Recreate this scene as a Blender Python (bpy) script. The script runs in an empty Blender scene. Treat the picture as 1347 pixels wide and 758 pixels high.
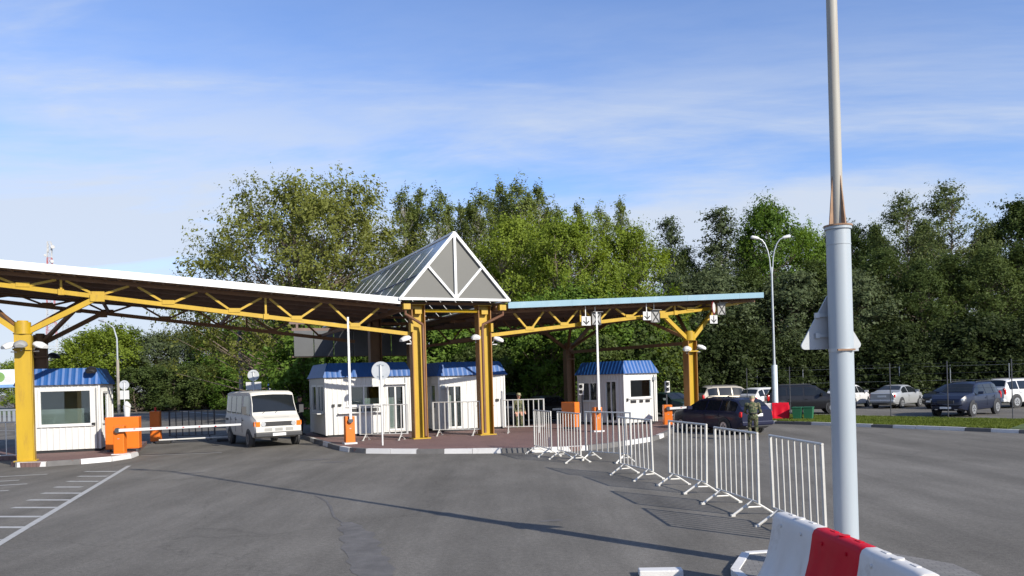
import bpy, bmesh, math, random
import numpy as np
from mathutils import Vector, Matrix

scene = bpy.context.scene
COL = scene.collection
R = math.radians

# ------------------------------------------------------------------ camera
ROLL = 0.028
cam_d = bpy.data.cameras.new('camera')
cam = bpy.data.objects.new('camera', cam_d)
COL.objects.link(cam)
cam_d.sensor_width = 36.0
cam_d.lens = 28.25
cam_d.shift_y = 0.0898
cam_d.clip_end = 4000
_c, _s = math.cos(ROLL), math.sin(ROLL)
cam.matrix_world = Matrix(((_c, _s, 0, 0), (0, 0, -1, 0), (-_s, _c, 0, 2.4), (0, 0, 0, 1)))
scene.camera = cam

# ------------------------------------------------------------------ sky and sun
SUN_EL, SUN_AZ = 29.0, 135.6           # azimuth clockwise from +Y (the view direction)
world = bpy.data.worlds.new('World')
scene.world = world
world.use_nodes = True
wn, wl = world.node_tree.nodes, world.node_tree.links
wn.clear()
out = wn.new('ShaderNodeOutputWorld')
bg = wn.new('ShaderNodeBackground'); bg.inputs['Strength'].default_value = 0.115
sky = wn.new('ShaderNodeTexSky'); sky.sky_type = 'NISHITA'; sky.sun_disc = False
sky.sun_elevation = R(SUN_EL); sky.sun_rotation = R(SUN_AZ)
sky.air_density = 1.0; sky.dust_density = 0.3; sky.ozone_density = 2.5
tc = wn.new('ShaderNodeTexCoord')
sep = wn.new('ShaderNodeSeparateXYZ'); wl.new(tc.outputs['Generated'], sep.inputs[0])
def wmath(op, a, b=None):
    n = wn.new('ShaderNodeMath'); n.operation = op
    for i, v in enumerate((a, b)):
        if v is None: continue
        if isinstance(v, (int, float)): n.inputs[i].default_value = v
        else: wl.new(v, n.inputs[i])
    return n.outputs[0]
zz = wmath('ADD', wmath('MAXIMUM', sep.outputs['Z'], 0.0), 0.10)
comb = wn.new('ShaderNodeCombineXYZ')
wl.new(wmath('DIVIDE', sep.outputs['X'], zz), comb.inputs[0])
wl.new(wmath('DIVIDE', sep.outputs['Y'], zz), comb.inputs[1])
def cloud(rot, scl, loc, nscale, detail, lo, hi, dist=0.6):
    mp = wn.new('ShaderNodeMapping'); wl.new(comb.outputs[0], mp.inputs[0])
    mp.inputs['Rotation'].default_value = (0, 0, R(rot)); mp.inputs['Scale'].default_value = scl
    mp.inputs['Location'].default_value = loc
    nz = wn.new('ShaderNodeTexNoise'); wl.new(mp.outputs[0], nz.inputs['Vector'])
    nz.inputs['Scale'].default_value = nscale; nz.inputs['Detail'].default_value = detail
    nz.inputs['Roughness'].default_value = 0.62; nz.inputs['Distortion'].default_value = dist
    rp = wn.new('ShaderNodeMapRange'); rp.interpolation_type = 'SMOOTHSTEP'
    wl.new(nz.outputs['Fac'], rp.inputs['Value'])
    rp.inputs['From Min'].default_value = lo; rp.inputs['From Max'].default_value = hi
    return rp.outputs[0]
veil = cloud(8, (0.34, 0.62, 1), (0.2, 3.4, 0), 0.8, 8, 0.37, 0.62, 0.6)
wisps = cloud(24, (0.50, 1.5, 1), (3.1, 1.3, 0), 1.0, 11, 0.47, 0.80, 1.3)
# thin cirrus veil: denser low in the sky all the way round, as high cloud seen edge-on is
lowv = wn.new('ShaderNodeMapRange'); lowv.interpolation_type = 'SMOOTHSTEP'
wl.new(sep.outputs['Z'], lowv.inputs['Value'])
lowv.inputs['From Min'].default_value = 0.44; lowv.inputs['From Max'].default_value = 0.20
low2 = wmath('ADD', wmath('MULTIPLY', lowv.outputs[0], 0.9), 0.1)
fac = wmath('ADD', wmath('MULTIPLY', wmath('MULTIPLY', veil, low2), 0.92), wmath('MULTIPLY', wisps, 0.5))
hz = wn.new('ShaderNodeMapRange'); hz.interpolation_type = 'SMOOTHSTEP'; wl.new(sep.outputs['Z'], hz.inputs['Value'])
hz.inputs['From Min'].default_value = 0.24; hz.inputs['From Max'].default_value = 0.05
fac = wmath('MINIMUM', wmath('ADD', fac, wmath('MULTIPLY', hz.outputs[0], 0.7)), 0.90)
tint = wn.new('ShaderNodeMix'); tint.data_type = 'RGBA'; tint.blend_type = 'MULTIPLY'; tint.inputs['Factor'].default_value = 1.0
tint.inputs['B'].default_value = (0.88, 0.95, 1.19, 1); wl.new(sky.outputs[0], tint.inputs['A'])
mixc = wn.new('ShaderNodeMix'); mixc.data_type = 'RGBA'
wl.new(fac, mixc.inputs['Factor'])
wl.new(tint.outputs['Result'], mixc.inputs['A'])
mixc.inputs['B'].default_value = (3.9, 4.3, 4.95, 1)
wl.new(mixc.outputs['Result'], bg.inputs['Color']); wl.new(bg.outputs[0], out.inputs[0])

sun_d = bpy.data.lights.new('sun', 'SUN')
sun_d.energy = 4.3; sun_d.angle = R(0.5); sun_d.color = (1.0, 0.93, 0.82)
sun = bpy.data.objects.new('sun', sun_d); COL.objects.link(sun)
_az, _el = R(SUN_AZ), R(SUN_EL)
sdir = Vector((math.sin(_az) * math.cos(_el), math.cos(_az) * math.cos(_el), math.sin(_el)))
sun.rotation_euler = sdir.to_track_quat('Z', 'Y').to_euler()
sun.location = (20, -20, 30)

vs = scene.view_settings
vs.view_transform = 'Standard'; vs.look = 'None'; vs.gamma = 1.0; vs.exposure = 0.6
vs.use_curve_mapping = False
scene.cycles.max_bounces = 6; scene.cycles.transparent_max_bounces = 12
scene.cycles.sample_clamp_indirect = 4.0

# ------------------------------------------------------------------ materials
MATS = {}
def nodemat(name):
    m = bpy.data.materials.new(name); m.use_nodes = True
    return m, m.node_tree.nodes, m.node_tree.links, m.node_tree.nodes['Principled BSDF']
def mat(name, col, rough=0.5, metal=0.0, var=0.12, scale=2.0, bump=0.0, bscale=40.0, dirt=None, dirt_amt=0.5,
        dscale=1.3, spec=0.5, coat=0.0, stretch=(1, 1, 1)):
    """painted / plain surface with tone variation, optional shaped dirt and fine relief"""
    if name in MATS: return MATS[name]
    m, n, l, p = nodemat(name)
    t = n.new('ShaderNodeTexCoord')
    mp = n.new('ShaderNodeMapping'); mp.inputs['Scale'].default_value = stretch
    l.new(t.outputs['Object'], mp.inputs[0])
    nz = n.new('ShaderNodeTexNoise'); nz.inputs['Scale'].default_value = scale; nz.inputs['Detail'].default_value = 7
    nz.inputs['Roughness'].default_value = 0.65
    l.new(mp.outputs[0], nz.inputs['Vector'])
    rp = n.new('ShaderNodeValToRGB')
    rp.color_ramp.elements[0].position = 0.3; rp.color_ramp.elements[1].position = 0.7
    rp.color_ramp.elements[0].color = tuple(max(0, c * (1 - var)) for c in col) + (1,)
    rp.color_ramp.elements[1].color = tuple(min(1, c * (1 + var)) for c in col) + (1,)
    l.new(nz.outputs['Fac'], rp.inputs[0])
    last = rp.outputs[0]
    if dirt:
        n2 = n.new('ShaderNodeTexNoise'); n2.inputs['Scale'].default_value = dscale; n2.inputs['Detail'].default_value = 9
        n2.inputs['Roughness'].default_value = 0.75
        l.new(mp.outputs[0], n2.inputs['Vector'])
        mr = n.new('ShaderNodeMapRange'); mr.inputs['From Min'].default_value = 0.54; mr.inputs['From Max'].default_value = 0.72
        mr.inputs['To Max'].default_value = dirt_amt
        l.new(n2.outputs['Fac'], mr.inputs['Value'])
        mx = n.new('ShaderNodeMix'); mx.data_type = 'RGBA'
        l.new(mr.outputs[0], mx.inputs['Factor']); l.new(last, mx.inputs['A'])
        mx.inputs['B'].default_value = tuple(dirt) + (1,)
        last = mx.outputs['Result']
    l.new(last, p.inputs['Base Color'])
    p.inputs['Roughness'].default_value = rough; p.inputs['Metallic'].default_value = metal
    p.inputs['Specular IOR Level'].default_value = spec
    p.inputs['Coat Weight'].default_value = coat; p.inputs['Coat Roughness'].default_value = 0.06
    if bump:
        n3 = n.new('ShaderNodeTexNoise'); n3.inputs['Scale'].default_value = bscale; n3.inputs['Detail'].default_value = 4
        l.new(t.outputs['Object'], n3.inputs['Vector'])
        b = n.new('ShaderNodeBump'); b.inputs['Strength'].default_value = bump; b.inputs['Distance'].default_value = 0.02
        l.new(n3.outputs['Fac'], b.inputs['Height']); l.new(b.outputs[0], p.inputs['Normal'])
    MATS[name] = m
    return m

YEL = mat('yellow paint', (0.42, 0.265, 0.007), 0.45, var=0.10, scale=1.2, dirt=(0.20, 0.10, 0.03), dirt_amt=0.5, dscale=1.6, stretch=(3, 3, .6))
BROWN = mat('brown downpipe paint', (0.16, 0.075, 0.04), 0.5, dirt=(0.3, 0.2, 0.15), dirt_amt=0.3)
FLANGE = mat('rusty brown flange paint', (0.26, 0.115, 0.016), 0.5, var=0.15, dirt=(0.12, 0.05, 0.015), dirt_amt=.5, dscale=1.6, stretch=(3, 3, .5))
SHADE_BROWN = mat('brown steel with shade', (0.17, 0.085, 0.035), 0.55, var=0.15)  # brown steel colour, with the shade under the roof put into it
SOFF = mat('dark soffit sheet', (0.15, 0.10, 0.08), 0.7, var=0.2)
FASW = mat('white fascia sheet', (0.74, 0.74, 0.72), 0.5, var=0.03, dirt=(0.5, 0.53, 0.5), dirt_amt=0.22, stretch=(1, 1, .2))
FASB = mat('pale blue fascia sheet', (0.19, 0.315, 0.385), 0.5, var=0.05, dirt=(0.5, 0.55, 0.58), dirt_amt=0.3)
ROOFM = mat('grey roof sheet', (0.4, 0.4, 0.41), 0.6)
WALL = mat('white cladding', (0.585, 0.585, 0.56), 0.55, var=0.04, dirt=(0.42, 0.40, 0.36), dirt_amt=0.4, dscale=1.0, stretch=(3, 3, .6))
BLUE = mat('blue roof metal', (0.016, 0.082, 0.27), 0.42, var=0.14, dirt=(0.05, 0.12, 0.27), dirt_amt=0.35)
WFRAME = mat('white plastic frame', (0.64, 0.64, 0.62), 0.4, var=0.03)
DARKIN = mat('dark recess', (0.02, 0.02, 0.022), 0.8)
INNER = mat('booth interior', (0.40, 0.41, 0.39), 0.8)
WHITEM = mat('white painted steel', (0.64, 0.64, 0.62), 0.4, var=0.04, dirt=(0.45, 0.40, 0.34), dirt_amt=0.25, dscale=4)
BARRM = mat('galvanised white barricade', (0.56, 0.55, 0.51), 0.38, metal=0.15, var=0.08, dirt=(0.32, 0.27, 0.22), dirt_amt=0.4, dscale=6)
DBAR = mat('dark barricade steel', (0.06, 0.062, 0.07), 0.5)
ORANGE = mat('orange lacquer', (0.66, 0.150, 0.008), 0.42, var=0.06, dirt=(0.4, 0.12, 0.03), dirt_amt=0.3)
GALV = mat('galvanised steel', (0.42, 0.45, 0.47), 0.45, metal=0.5, var=0.1)
POLEB = mat('pale blue grey pole paint', (0.34, 0.385, 0.415), 0.42, var=0.05, scale=3, dirt=(0.36, 0.33, 0.30), dirt_amt=0.25, dscale=2.5, stretch=(1, 1, .25))
POLEU = mat('weathered pole paint', (0.34, 0.325, 0.28), 0.6, var=0.14, scale=2, dirt=(0.26, 0.11, 0.045), dirt_amt=0.75, dscale=1.1, stretch=(6, 6, .35))
RUST = mat('rusty steel', (0.27, 0.165, 0.10), 0.75, var=0.3, scale=5, dirt=(0.16, 0.055, 0.02), dirt_amt=0.9, dscale=3)
SIGNB = mat('sign back', (0.40, 0.42, 0.43), 0.5, metal=0.3, var=0.07)
SIGNW = mat('white sign face', (0.56, 0.56, 0.55), 0.45, var=0.03)
BLACK = mat('black print', (0.015, 0.015, 0.016), 0.5)
REDS = mat('red sign face', (0.16, 0.012, 0.014), 0.45)  # red darkened: the shade under the canopy is put into the rim colour
GREYBOX = mat('grey signal housing', (0.28, 0.28, 0.27), 0.55)
RUBBER = mat('rubber', (0.022, 0.022, 0.023), 0.75, var=0.2)
RIM = mat('alloy rim', (0.50, 0.51, 0.52), 0.3, metal=0.7)
RIMD = mat('steel rim', (0.12, 0.12, 0.125), 0.5, metal=0.4)
CHROME = mat('lamp reflector', (0.75, 0.77, 0.78), 0.12, metal=0.6)
REDL = mat('red lamp lens', (0.5, 0.015, 0.015), 0.15)
AMBER = mat('amber lamp lens', (0.75, 0.16, 0.01), 0.2)
BUMP = mat('dark bumper plastic', (0.035, 0.036, 0.038), 0.6)
PLATE = mat('number plate', (0.75, 0.75, 0.73), 0.4)
CGLASS = mat('tinted car glass', (0.012, 0.015, 0.018), 0.07, spec=0.45)
PW = mat('white plastic barrier', (0.60, 0.585, 0.555), 0.45, var=0.05, dirt=(0.34, 0.30, 0.25), dirt_amt=0.6, dscale=2.5)
PR = mat('red plastic barrier', (0.50, 0.004, 0.018), 0.5, spec=.15, var=0.08, dirt=(0.3, 0.03, 0.04), dirt_amt=0.4, dscale=2.5)
KW = mat('white kerb paint', (0.60, 0.59, 0.57), 0.7, var=0.06, dirt=(0.35, 0.33, 0.31), dirt_amt=0.55, dscale=3, bump=.3)
KG = mat('grey kerb concrete', (0.13, 0.125, 0.12), 0.85, var=0.2, bump=.4)
LINE = mat('worn road paint', (0.37, 0.37, 0.355), 0.75, var=0.12, scale=6, dirt=(0.14, 0.135, 0.125), dirt_amt=0.9, dscale=4)
TAR = mat('sealed asphalt patch', (0.100, 0.095, 0.090), 0.9, var=0.25, scale=3, dirt=(.14, .132, .12), dirt_amt=.8, dscale=2, bump=.3)
BIN = mat('green bin plastic', (0.02, 0.13, 0.06), 0.45)
BARK = mat('bark', (0.14, 0.11, 0.085), 0.9, var=0.35, scale=5, bump=.6, bscale=12)
PALEBARK = mat('pale bark', (0.34, 0.32, 0.28), 0.9, var=0.4, scale=4, bump=.5, bscale=12)
WOOD = mat('grey post', (0.30, 0.27, 0.23), 0.85, var=0.2)
SKIN = mat('skin', (0.50, 0.27, 0.19), 0.55, var=0.06)
CLOTHD = mat('dark cloth', (0.02, 0.022, 0.025), 0.85)
CAPM = mat('khaki cap cloth', (0.30, 0.28, 0.17), 0.85)
SHOE = mat('black leather', (0.015, 0.014, 0.013), 0.45)
BLUES = mat('blue steel frame', (0.03, 0.08, 0.26), 0.45)
TOWR = mat('tower red', (0.36, 0.05, 0.04), 0.6)
TOWW = mat('tower white', (0.42, 0.42, 0.41), 0.6)
MULL = mat('white aluminium bar', (0.62, 0.63, 0.62), 0.35, metal=0.1, var=0.03)
GABLE = mat('grey gable panel', (0.105, 0.105, 0.094), 0.5, var=0.05, scale=.6)
DPANEL = mat('dark grey screen panel', (0.075, 0.08, 0.085), 0.4, var=0.1)

def glassmat(name, tint, gloss=0.35, rough=0.03, gcol=(0.9, 0.95, 1)):
    m, n, l, p = nodemat(name)
    n.remove(p)
    o = n['Material Output']
    tr = n.new('ShaderNodeBsdfTransparent'); tr.inputs[0].default_value = tuple(tint) + (1,)
    gl = n.new('ShaderNodeBsdfGlossy'); gl.inputs['Roughness'].default_value = rough; gl.inputs[0].default_value = tuple(gcol) + (1,)
    fr = n.new('ShaderNodeFresnel'); fr.inputs[0].default_value = 1.5
    ad = n.new('ShaderNodeMath'); ad.operation = 'ADD'; ad.inputs[1].default_value = gloss; l.new(fr.outputs[0], ad.inputs[0])
    mx = n.new('ShaderNodeMixShader'); l.new(ad.outputs[0], mx.inputs[0]); l.new(tr.outputs[0], mx.inputs[1]); l.new(gl.outputs[0], mx.inputs[2])
    l.new(mx.outputs[0], o.inputs[0])
    return m
GLASS = glassmat('booth glass', (0.72, 0.78, 0.77), 0.04)
SKYG = mat('skylight glass', (0.12, 0.145, 0.18), 0.14, var=0.18, scale=.5, spec=0.9)

def camo_mat():
    m, n, l, p = nodemat('camouflage cloth')
    t = n.new('ShaderNodeTexCoord'); nz = n.new('ShaderNodeTexNoise')
    nz.inputs['Scale'].default_value = 9; nz.inputs['Detail'].default_value = 3; nz.inputs['Distortion'].default_value = 1.2
    l.new(t.outputs['Object'], nz.inputs['Vector'])
    rp = n.new('ShaderNodeValToRGB'); rp.color_ramp.interpolation = 'CONSTANT'
    e = rp.color_ramp.elements
    e[0].position = 0; e[0].color = (0.018, 0.022, 0.014, 1)
    e[1].position = 0.42; e[1].color = (0.05, 0.075, 0.03, 1)
    for pos, c in ((0.52, (0.16, 0.14, 0.075, 1)), (0.60, (0.07, 0.045, 0.025, 1)), (0.66, (0.20, 0.20, 0.12, 1))):
        x = e.new(pos); x.color = c
    l.new(nz.outputs['Fac'], rp.inputs[0]); l.new(rp.outputs[0], p.inputs['Base Color'])
    p.inputs['Roughness'].default_value = 0.9
    return m
CAMO = camo_mat()

def leaf_mat(name, dark, light, trans=0.35):
    m, n, l, p = nodemat(name)
    n.remove(p); o = n['Material Output']
    g = n.new('ShaderNodeNewGeometry'); oi = n.new('ShaderNodeObjectInfo'); t = n.new('ShaderNodeTexCoord')
    nz = n.new('ShaderNodeTexNoise'); nz.inputs['Scale'].default_value = 0.55; nz.inputs['Detail'].default_value = 4
    l.new(t.outputs['Object'], nz.inputs['Vector'])
    def mm(op, a, b):
        k = n.new('ShaderNodeMath'); k.operation = op
        for i, v in enumerate((a, b)):
            if isinstance(v, (int, float)): k.inputs[i].default_value = v
            else: l.new(v, k.inputs[i])
        return k.outputs[0]
    v = mm('ADD', mm('MULTIPLY', g.outputs['Random Per Island'], 0.28), mm('MULTIPLY', nz.outputs['Fac'], 0.9))
    v = mm('ADD', v, mm('MULTIPLY', oi.outputs['Random'], 0.25))
    rp = n.new('ShaderNodeValToRGB'); e = rp.color_ramp.elements
    e[0].position = 0.30; e[0].color = tuple(dark) + (1,)
    e[1].position = 1.05; e[1].color = tuple(light) + (1,)
    l.new(v, rp.inputs[0])
    d = n.new('ShaderNodeBsdfDiffuse'); tr = n.new('ShaderNodeBsdfTranslucent'); gl = n.new('ShaderNodeBsdfGlossy')
    gl.inputs['Roughness'].default_value = 0.45; gl.inputs[0].default_value = (0.8, 0.85, 0.8, 1)
    l.new(rp.outputs[0], d.inputs[0])
    hs = n.new('ShaderNodeHueSaturation'); hs.inputs['Hue'].default_value = 0.485; hs.inputs['Saturation'].default_value = 1.15; hs.inputs['Value'].default_value = 1.3
    l.new(rp.outputs[0], hs.inputs['Color']); l.new(hs.outputs[0], tr.inputs[0])
    mx = n.new('ShaderNodeMixShader'); mx.inputs[0].default_value = trans
    l.new(d.outputs[0], mx.inputs[1]); l.new(tr.outputs[0], mx.inputs[2])
    m2 = n.new('ShaderNodeMixShader'); m2.inputs[0].default_value = 0.006
    l.new(mx.outputs[0], m2.inputs[1]); l.new(gl.outputs[0], m2.inputs[2])
    l.new(m2.outputs[0], o.inputs[0])
    return m
L_OLIVE = leaf_mat('olive poplar leaves', (0.062, 0.080, 0.016), (0.20, 0.215, 0.052))
L_POP = leaf_mat('poplar leaves', (0.075, 0.10, 0.026), (0.21, 0.25, 0.075))
L_WILL = leaf_mat('willow leaves', (0.085, 0.13, 0.014), (0.23, 0.29, 0.045))
L_MID = leaf_mat('green leaves', (0.042, 0.088, 0.014), (0.15, 0.23, 0.040))
L_DARK = leaf_mat('dark green leaves', (0.026, 0.047, 0.013), (0.100, 0.132, 0.038), 0.3)
L_AIRY = leaf_mat('airy alder leaves', (0.055, 0.080, 0.026), (0.155, 0.185, 0.070), 0.35)
L_SHADE = leaf_mat('shade darkened undergrowth leaves', (0.012, 0.021, 0.007), (0.050, 0.066, 0.022), 0.2)  # deep shade at the foot of the wood put into the leaf colour
L_GREY = leaf_mat('grey green leaves', (0.034, 0.054, 0.023), (0.110, 0.136, 0.064), 0.3)

# ------------------------------------------------------------------ mesh helpers
class MB:
    """collects shapes, builds ONE mesh object"""
    def __init__(s): s.v = []; s.f = []; s.m = []
    def add(s, vs, fs, mi=0):
        b = len(s.v); s.v += [tuple(v) for v in vs]; s.f += [tuple(i + b for i in f) for f in fs]; s.m += [mi] * len(fs); return s
    def box(s, x0, x1, y0, y1, z0, z1, mi=0):
        return s.add([(x0, y0, z0), (x1, y0, z0), (x1, y1, z0), (x0, y1, z0), (x0, y0, z1), (x1, y0, z1), (x1, y1, z1), (x0, y1, z1)],
                     [(0, 3, 2, 1), (4, 5, 6, 7), (0, 1, 5, 4), (1, 2, 6, 5), (2, 3, 7, 6), (3, 0, 4, 7)], mi)
    def hexa(s, p, mi=0):
        return s.add(p, [(0, 3, 2, 1), (4, 5, 6, 7), (0, 1, 5, 4), (1, 2, 6, 5), (2, 3, 7, 6), (3, 0, 4, 7)], mi)
    def bar(s, a, b, w, h=None, up=(0, 0, 1), mi=0):
        h = h or w; a, b = Vector(a), Vector(b); d = (b - a).normalized(); up = Vector(up)
        if abs(d.dot(up)) > 0.98: up = Vector((0, 1, 0))
        x = d.cross(up).normalized() * w / 2; y = x.cross(d).normalized() * h / 2
        return s.hexa([a - x - y, a + x - y, b + x - y, b - x - y, a - x + y, a + x + y, b + x + y, b - x + y], mi)
    def tube(s, pts, rads, n=8, cap=True, mi=0):
        pts = [Vector(p) for p in pts]
        if not hasattr(rads, '__len__'): rads = [rads] * len(pts)
        base = len(s.v); ref = None
        for i, p in enumerate(pts):
            d = (pts[min(i + 1, len(pts) - 1)] - pts[max(i - 1, 0)]).normalized()
            if ref is None:
                ref = Vector((0, 0, 1)) if abs(d.z) < 0.9 else Vector((1, 0, 0))
            x = d.cross(ref).normalized(); y = x.cross(d).normalized(); ref = y
            for k in range(n):
                a = 2 * math.pi * k / n
                s.v.append(tuple(p + (x * math.cos(a) + y * math.sin(a)) * rads[i]))
        for i in range(len(pts) - 1):
            for k in range(n):
                q = base + i * n
                s.f.append((q + k, q + (k + 1) % n, q + n + (k + 1) % n, q + n + k)); s.m.append(mi)
        if cap:
            s.f.append(tuple(base + k for k in range(n))[::-1]); s.m.append(mi)
            q = base + (len(pts) - 1) * n
            s.f.append(tuple(q + k for k in range(n))); s.m.append(mi)
        return s
    def prism(s, poly, axis, a, b, mi=0):
        """poly: 2-D points; axis 'x','y','z' is the extrusion axis from a to b"""
        def P(p, t):
            return {'x': (t, p[0], p[1]), 'y': (p[0], t, p[1]), 'z': (p[0], p[1], t)}[axis]
        n = len(poly)
        return s.add([P(p, a) for p in poly] + [P(p, b) for p in poly],
                     [tuple(range(n))[::-1], tuple(range(n, 2 * n))] + [(i, (i + 1) % n, n + (i + 1) % n, n + i) for i in range(n)], mi)
    def disc(s, c, axis, r, th, n=20, mi=0):
        c = Vector(c); a = Vector(axis).normalized() * th / 2
        return s.tube([c - a, c + a], r, n, True, mi)
    def mesh(s, name, mats, smooth=False):
        me = bpy.data.meshes.new(name); me.from_pydata(s.v, [], s.f); me.update()
        for m in (mats if isinstance(mats, (list, tuple)) else [mats]): me.materials.append(m)
        if any(s.m): me.polygons.foreach_set('material_index', s.m)
        bm = bmesh.new(); bm.from_mesh(me); bmesh.ops.recalc_face_normals(bm, faces=bm.faces); bm.to_mesh(me); bm.free()
        if smooth:
            me.polygons.foreach_set('use_smooth', [True] * len(me.polygons))
            try: me.set_sharp_from_angle(angle=R(38))
            except Exception: pass
        return me
    def build(s, name, mats, parent=None, smooth=False, bevel=0.0, loc=None, rotz=0.0):
        o = bpy.data.objects.new(name, s.mesh(name, mats, smooth)); COL.objects.link(o)
        if parent: o.parent = parent
        if loc: o.location = loc
        if rotz: o.rotation_euler[2] = rotz
        if bevel:
            b = o.modifiers.new('edge', 'BEVEL'); b.width = bevel; b.segments = 2; b.limit_method = 'ANGLE'; b.angle_limit = R(40)
        return o

def link(me, name, parent=None, loc=(0, 0, 0), rot=(0, 0, 0), scale=None):
    o = bpy.data.objects.new(name, me); COL.objects.link(o); o.parent = parent; o.location = loc; o.rotation_euler = rot
    if scale: o.scale = scale
    return o
def thing(name, label, cat, loc=(0, 0, 0), rotz=0.0, group=None):
    o = bpy.data.objects.new(name, None); COL.objects.link(o); o.location = loc; o.rotation_euler = (0, 0, rotz)
    o.empty_display_size = 0.3
    return tag(o, label, cat, group)
def tag(o, label, cat=None, group=None):
    o['label'] = label
    if cat: o['category'] = cat
    if group: o['group'] = group
    return o
def structure(o, label=None):
    o['kind'] = 'structure'
    if label: o['label'] = label
    return o
def copy_tree(o, parent=None):
    c = o.copy(); COL.objects.link(c); c.parent = parent
    for ch in list(o.children): copy_tree(ch, c)
    return c

# ================================================================== THE SETTING
def asphalt_mat():
    m, n, l, p = nodemat('asphalt')
    t = n.new('ShaderNodeTexCoord')
    def noise(sc, det, rough=.6, st=(1, 1, 1), rot=0):
        mp = n.new('ShaderNodeMapping'); mp.inputs['Scale'].default_value = st; mp.inputs['Rotation'].default_value = (0, 0, R(rot))
        l.new(t.outputs['Object'], mp.inputs[0])
        z = n.new('ShaderNodeTexNoise'); z.inputs['Scale'].default_value = sc; z.inputs['Detail'].default_value = det; z.inputs['Roughness'].default_value = rough
        l.new(mp.outputs[0], z.inputs['Vector']); return z.outputs['Fac']
    def ramp(v, stops):
        r = n.new('ShaderNodeValToRGB'); e = r.color_ramp.elements
        e[0].position, e[0].color = stops[0][0], stops[0][1]; e[1].position, e[1].color = stops[-1][0], stops[-1][1]
        for a, b in stops[1:-1]:
            q = e.new(a); q.color = b
        l.new(v, r.inputs[0]); return r.outputs[0]
    def mul(a, b, f=1.0):
        x = n.new('ShaderNodeMix'); x.data_type = 'RGBA'; x.blend_type = 'MULTIPLY'; x.inputs['Factor'].default_value = f
        l.new(a, x.inputs['A']); l.new(b, x.inputs['B']); return x.outputs['Result']
    g = lambda v: (v, v, v, 1)
    base = ramp(noise(0.16, 7), [(0.3, (0.122, 0.114, 0.100, 1)), (0.7, (0.178, 0.168, 0.149, 1))])
    base = mul(base, ramp(noise(1.1, 8, .7, (1, .35, 1), -45), [(0.35, g(0.87)), (0.65, g(1.08))]))
    base = mul(base, ramp(noise(0.35, 6, .6, (2.4, .12, 1), -24), [(0.38, g(0.84)), (0.62, g(1.08))]))
    base = mul(base, ramp(noise(14, 4, .75), [(0.35, g(0.82)), (0.68, g(1.16))]))
    grain = ramp(noise(60, 3, .8), [(0.3, g(0.55)), (0.7, g(1.42))])
    base = mul(base, grain, .9)
    # oil spots and tyre polish with shapes of their own
    base = mul(base, ramp(noise(0.75, 10, .75), [(0.62, g(1)), (0.74, g(0.72))]))
    # fine cracks
    vo = n.new('ShaderNodeTexVoronoi'); vo.feature = 'DISTANCE_TO_EDGE'; vo.inputs['Scale'].default_value = 0.11
    mp = n.new('ShaderNodeMapping'); l.new(t.outputs['Object'], mp.inputs[0])
    wob = n.new('ShaderNodeTexNoise'); wob.inputs['Scale'].default_value = 0.7; wob.inputs['Detail'].default_value = 6; l.new(t.outputs['Object'], wob.inputs['Vector'])
    av = n.new('ShaderNodeVectorMath'); av.operation = 'MULTIPLY_ADD'; l.new(wob.outputs['Color'], av.inputs[0]); av.inputs[1].default_value = (2.2, 2.2, 0); l.new(mp.outputs[0], av.inputs[2])
    l.new(av.outputs[0], vo.inputs['Vector'])
    base = mul(base, ramp(vo.outputs['Distance'], [(0.0, g(0.62)), (0.001, g(0.7)), (0.002, g(1))]), .4)
    l.new(base, p.inputs['Base Color']); p.inputs['Roughness'].default_value = 0.9; p.inputs['Specular IOR Level'].default_value = 0.12
    b = n.new('ShaderNodeBump'); b.inputs['Strength'].default_value = 0.35; b.inputs['Distance'].default_value = 0.01
    l.new(noise(70, 3, .7), b.inputs['Height']); l.new(b.outputs[0], p.inputs['Normal'])
    return m
ASPH = asphalt_mat()
GRASSM = mat('grass soil', (0.055, 0.085, 0.018), 0.95, var=0.35, scale=0.8, dirt=(0.12, 0.13, 0.035), dirt_amt=0.6, dscale=1.5, bump=.8, bscale=25)
BLADE = leaf_mat('grass blades', (0.045, 0.075, 0.012), (0.15, 0.185, 0.04), 0.3)

g = MB(); g.add([(-1500, -40, 0), (1500, -40, 0), (1500, 1800, 0), (-1500, 1800, 0)], [(0, 1, 2, 3)])
structure(g.build('ground', ASPH), 'worn grey asphalt ground of the checkpoint yard')

def sheet(name, poly, z, m, label=None, parent=None):
    o = MB().add([(x, y, z) for x, y in poly], [tuple(range(len(poly)))]).build(name, m, parent)
    return structure(o, label)
# tree belts: grassy ground
sheet('lawn', [(-5, 60), (24, 57), (45, 44), (120, 40), (160, 150), (-20, 130)], 0.004, GRASSM, 'shaded grassy ground under the wood behind the parked cars')
sheet('lawn', [(-70, 92), (-22, 92), (-6, 60), (-20, 130), (-90, 150)], 0.006, GRASSM, 'grass verge along the far road under the hedge trees')

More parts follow.
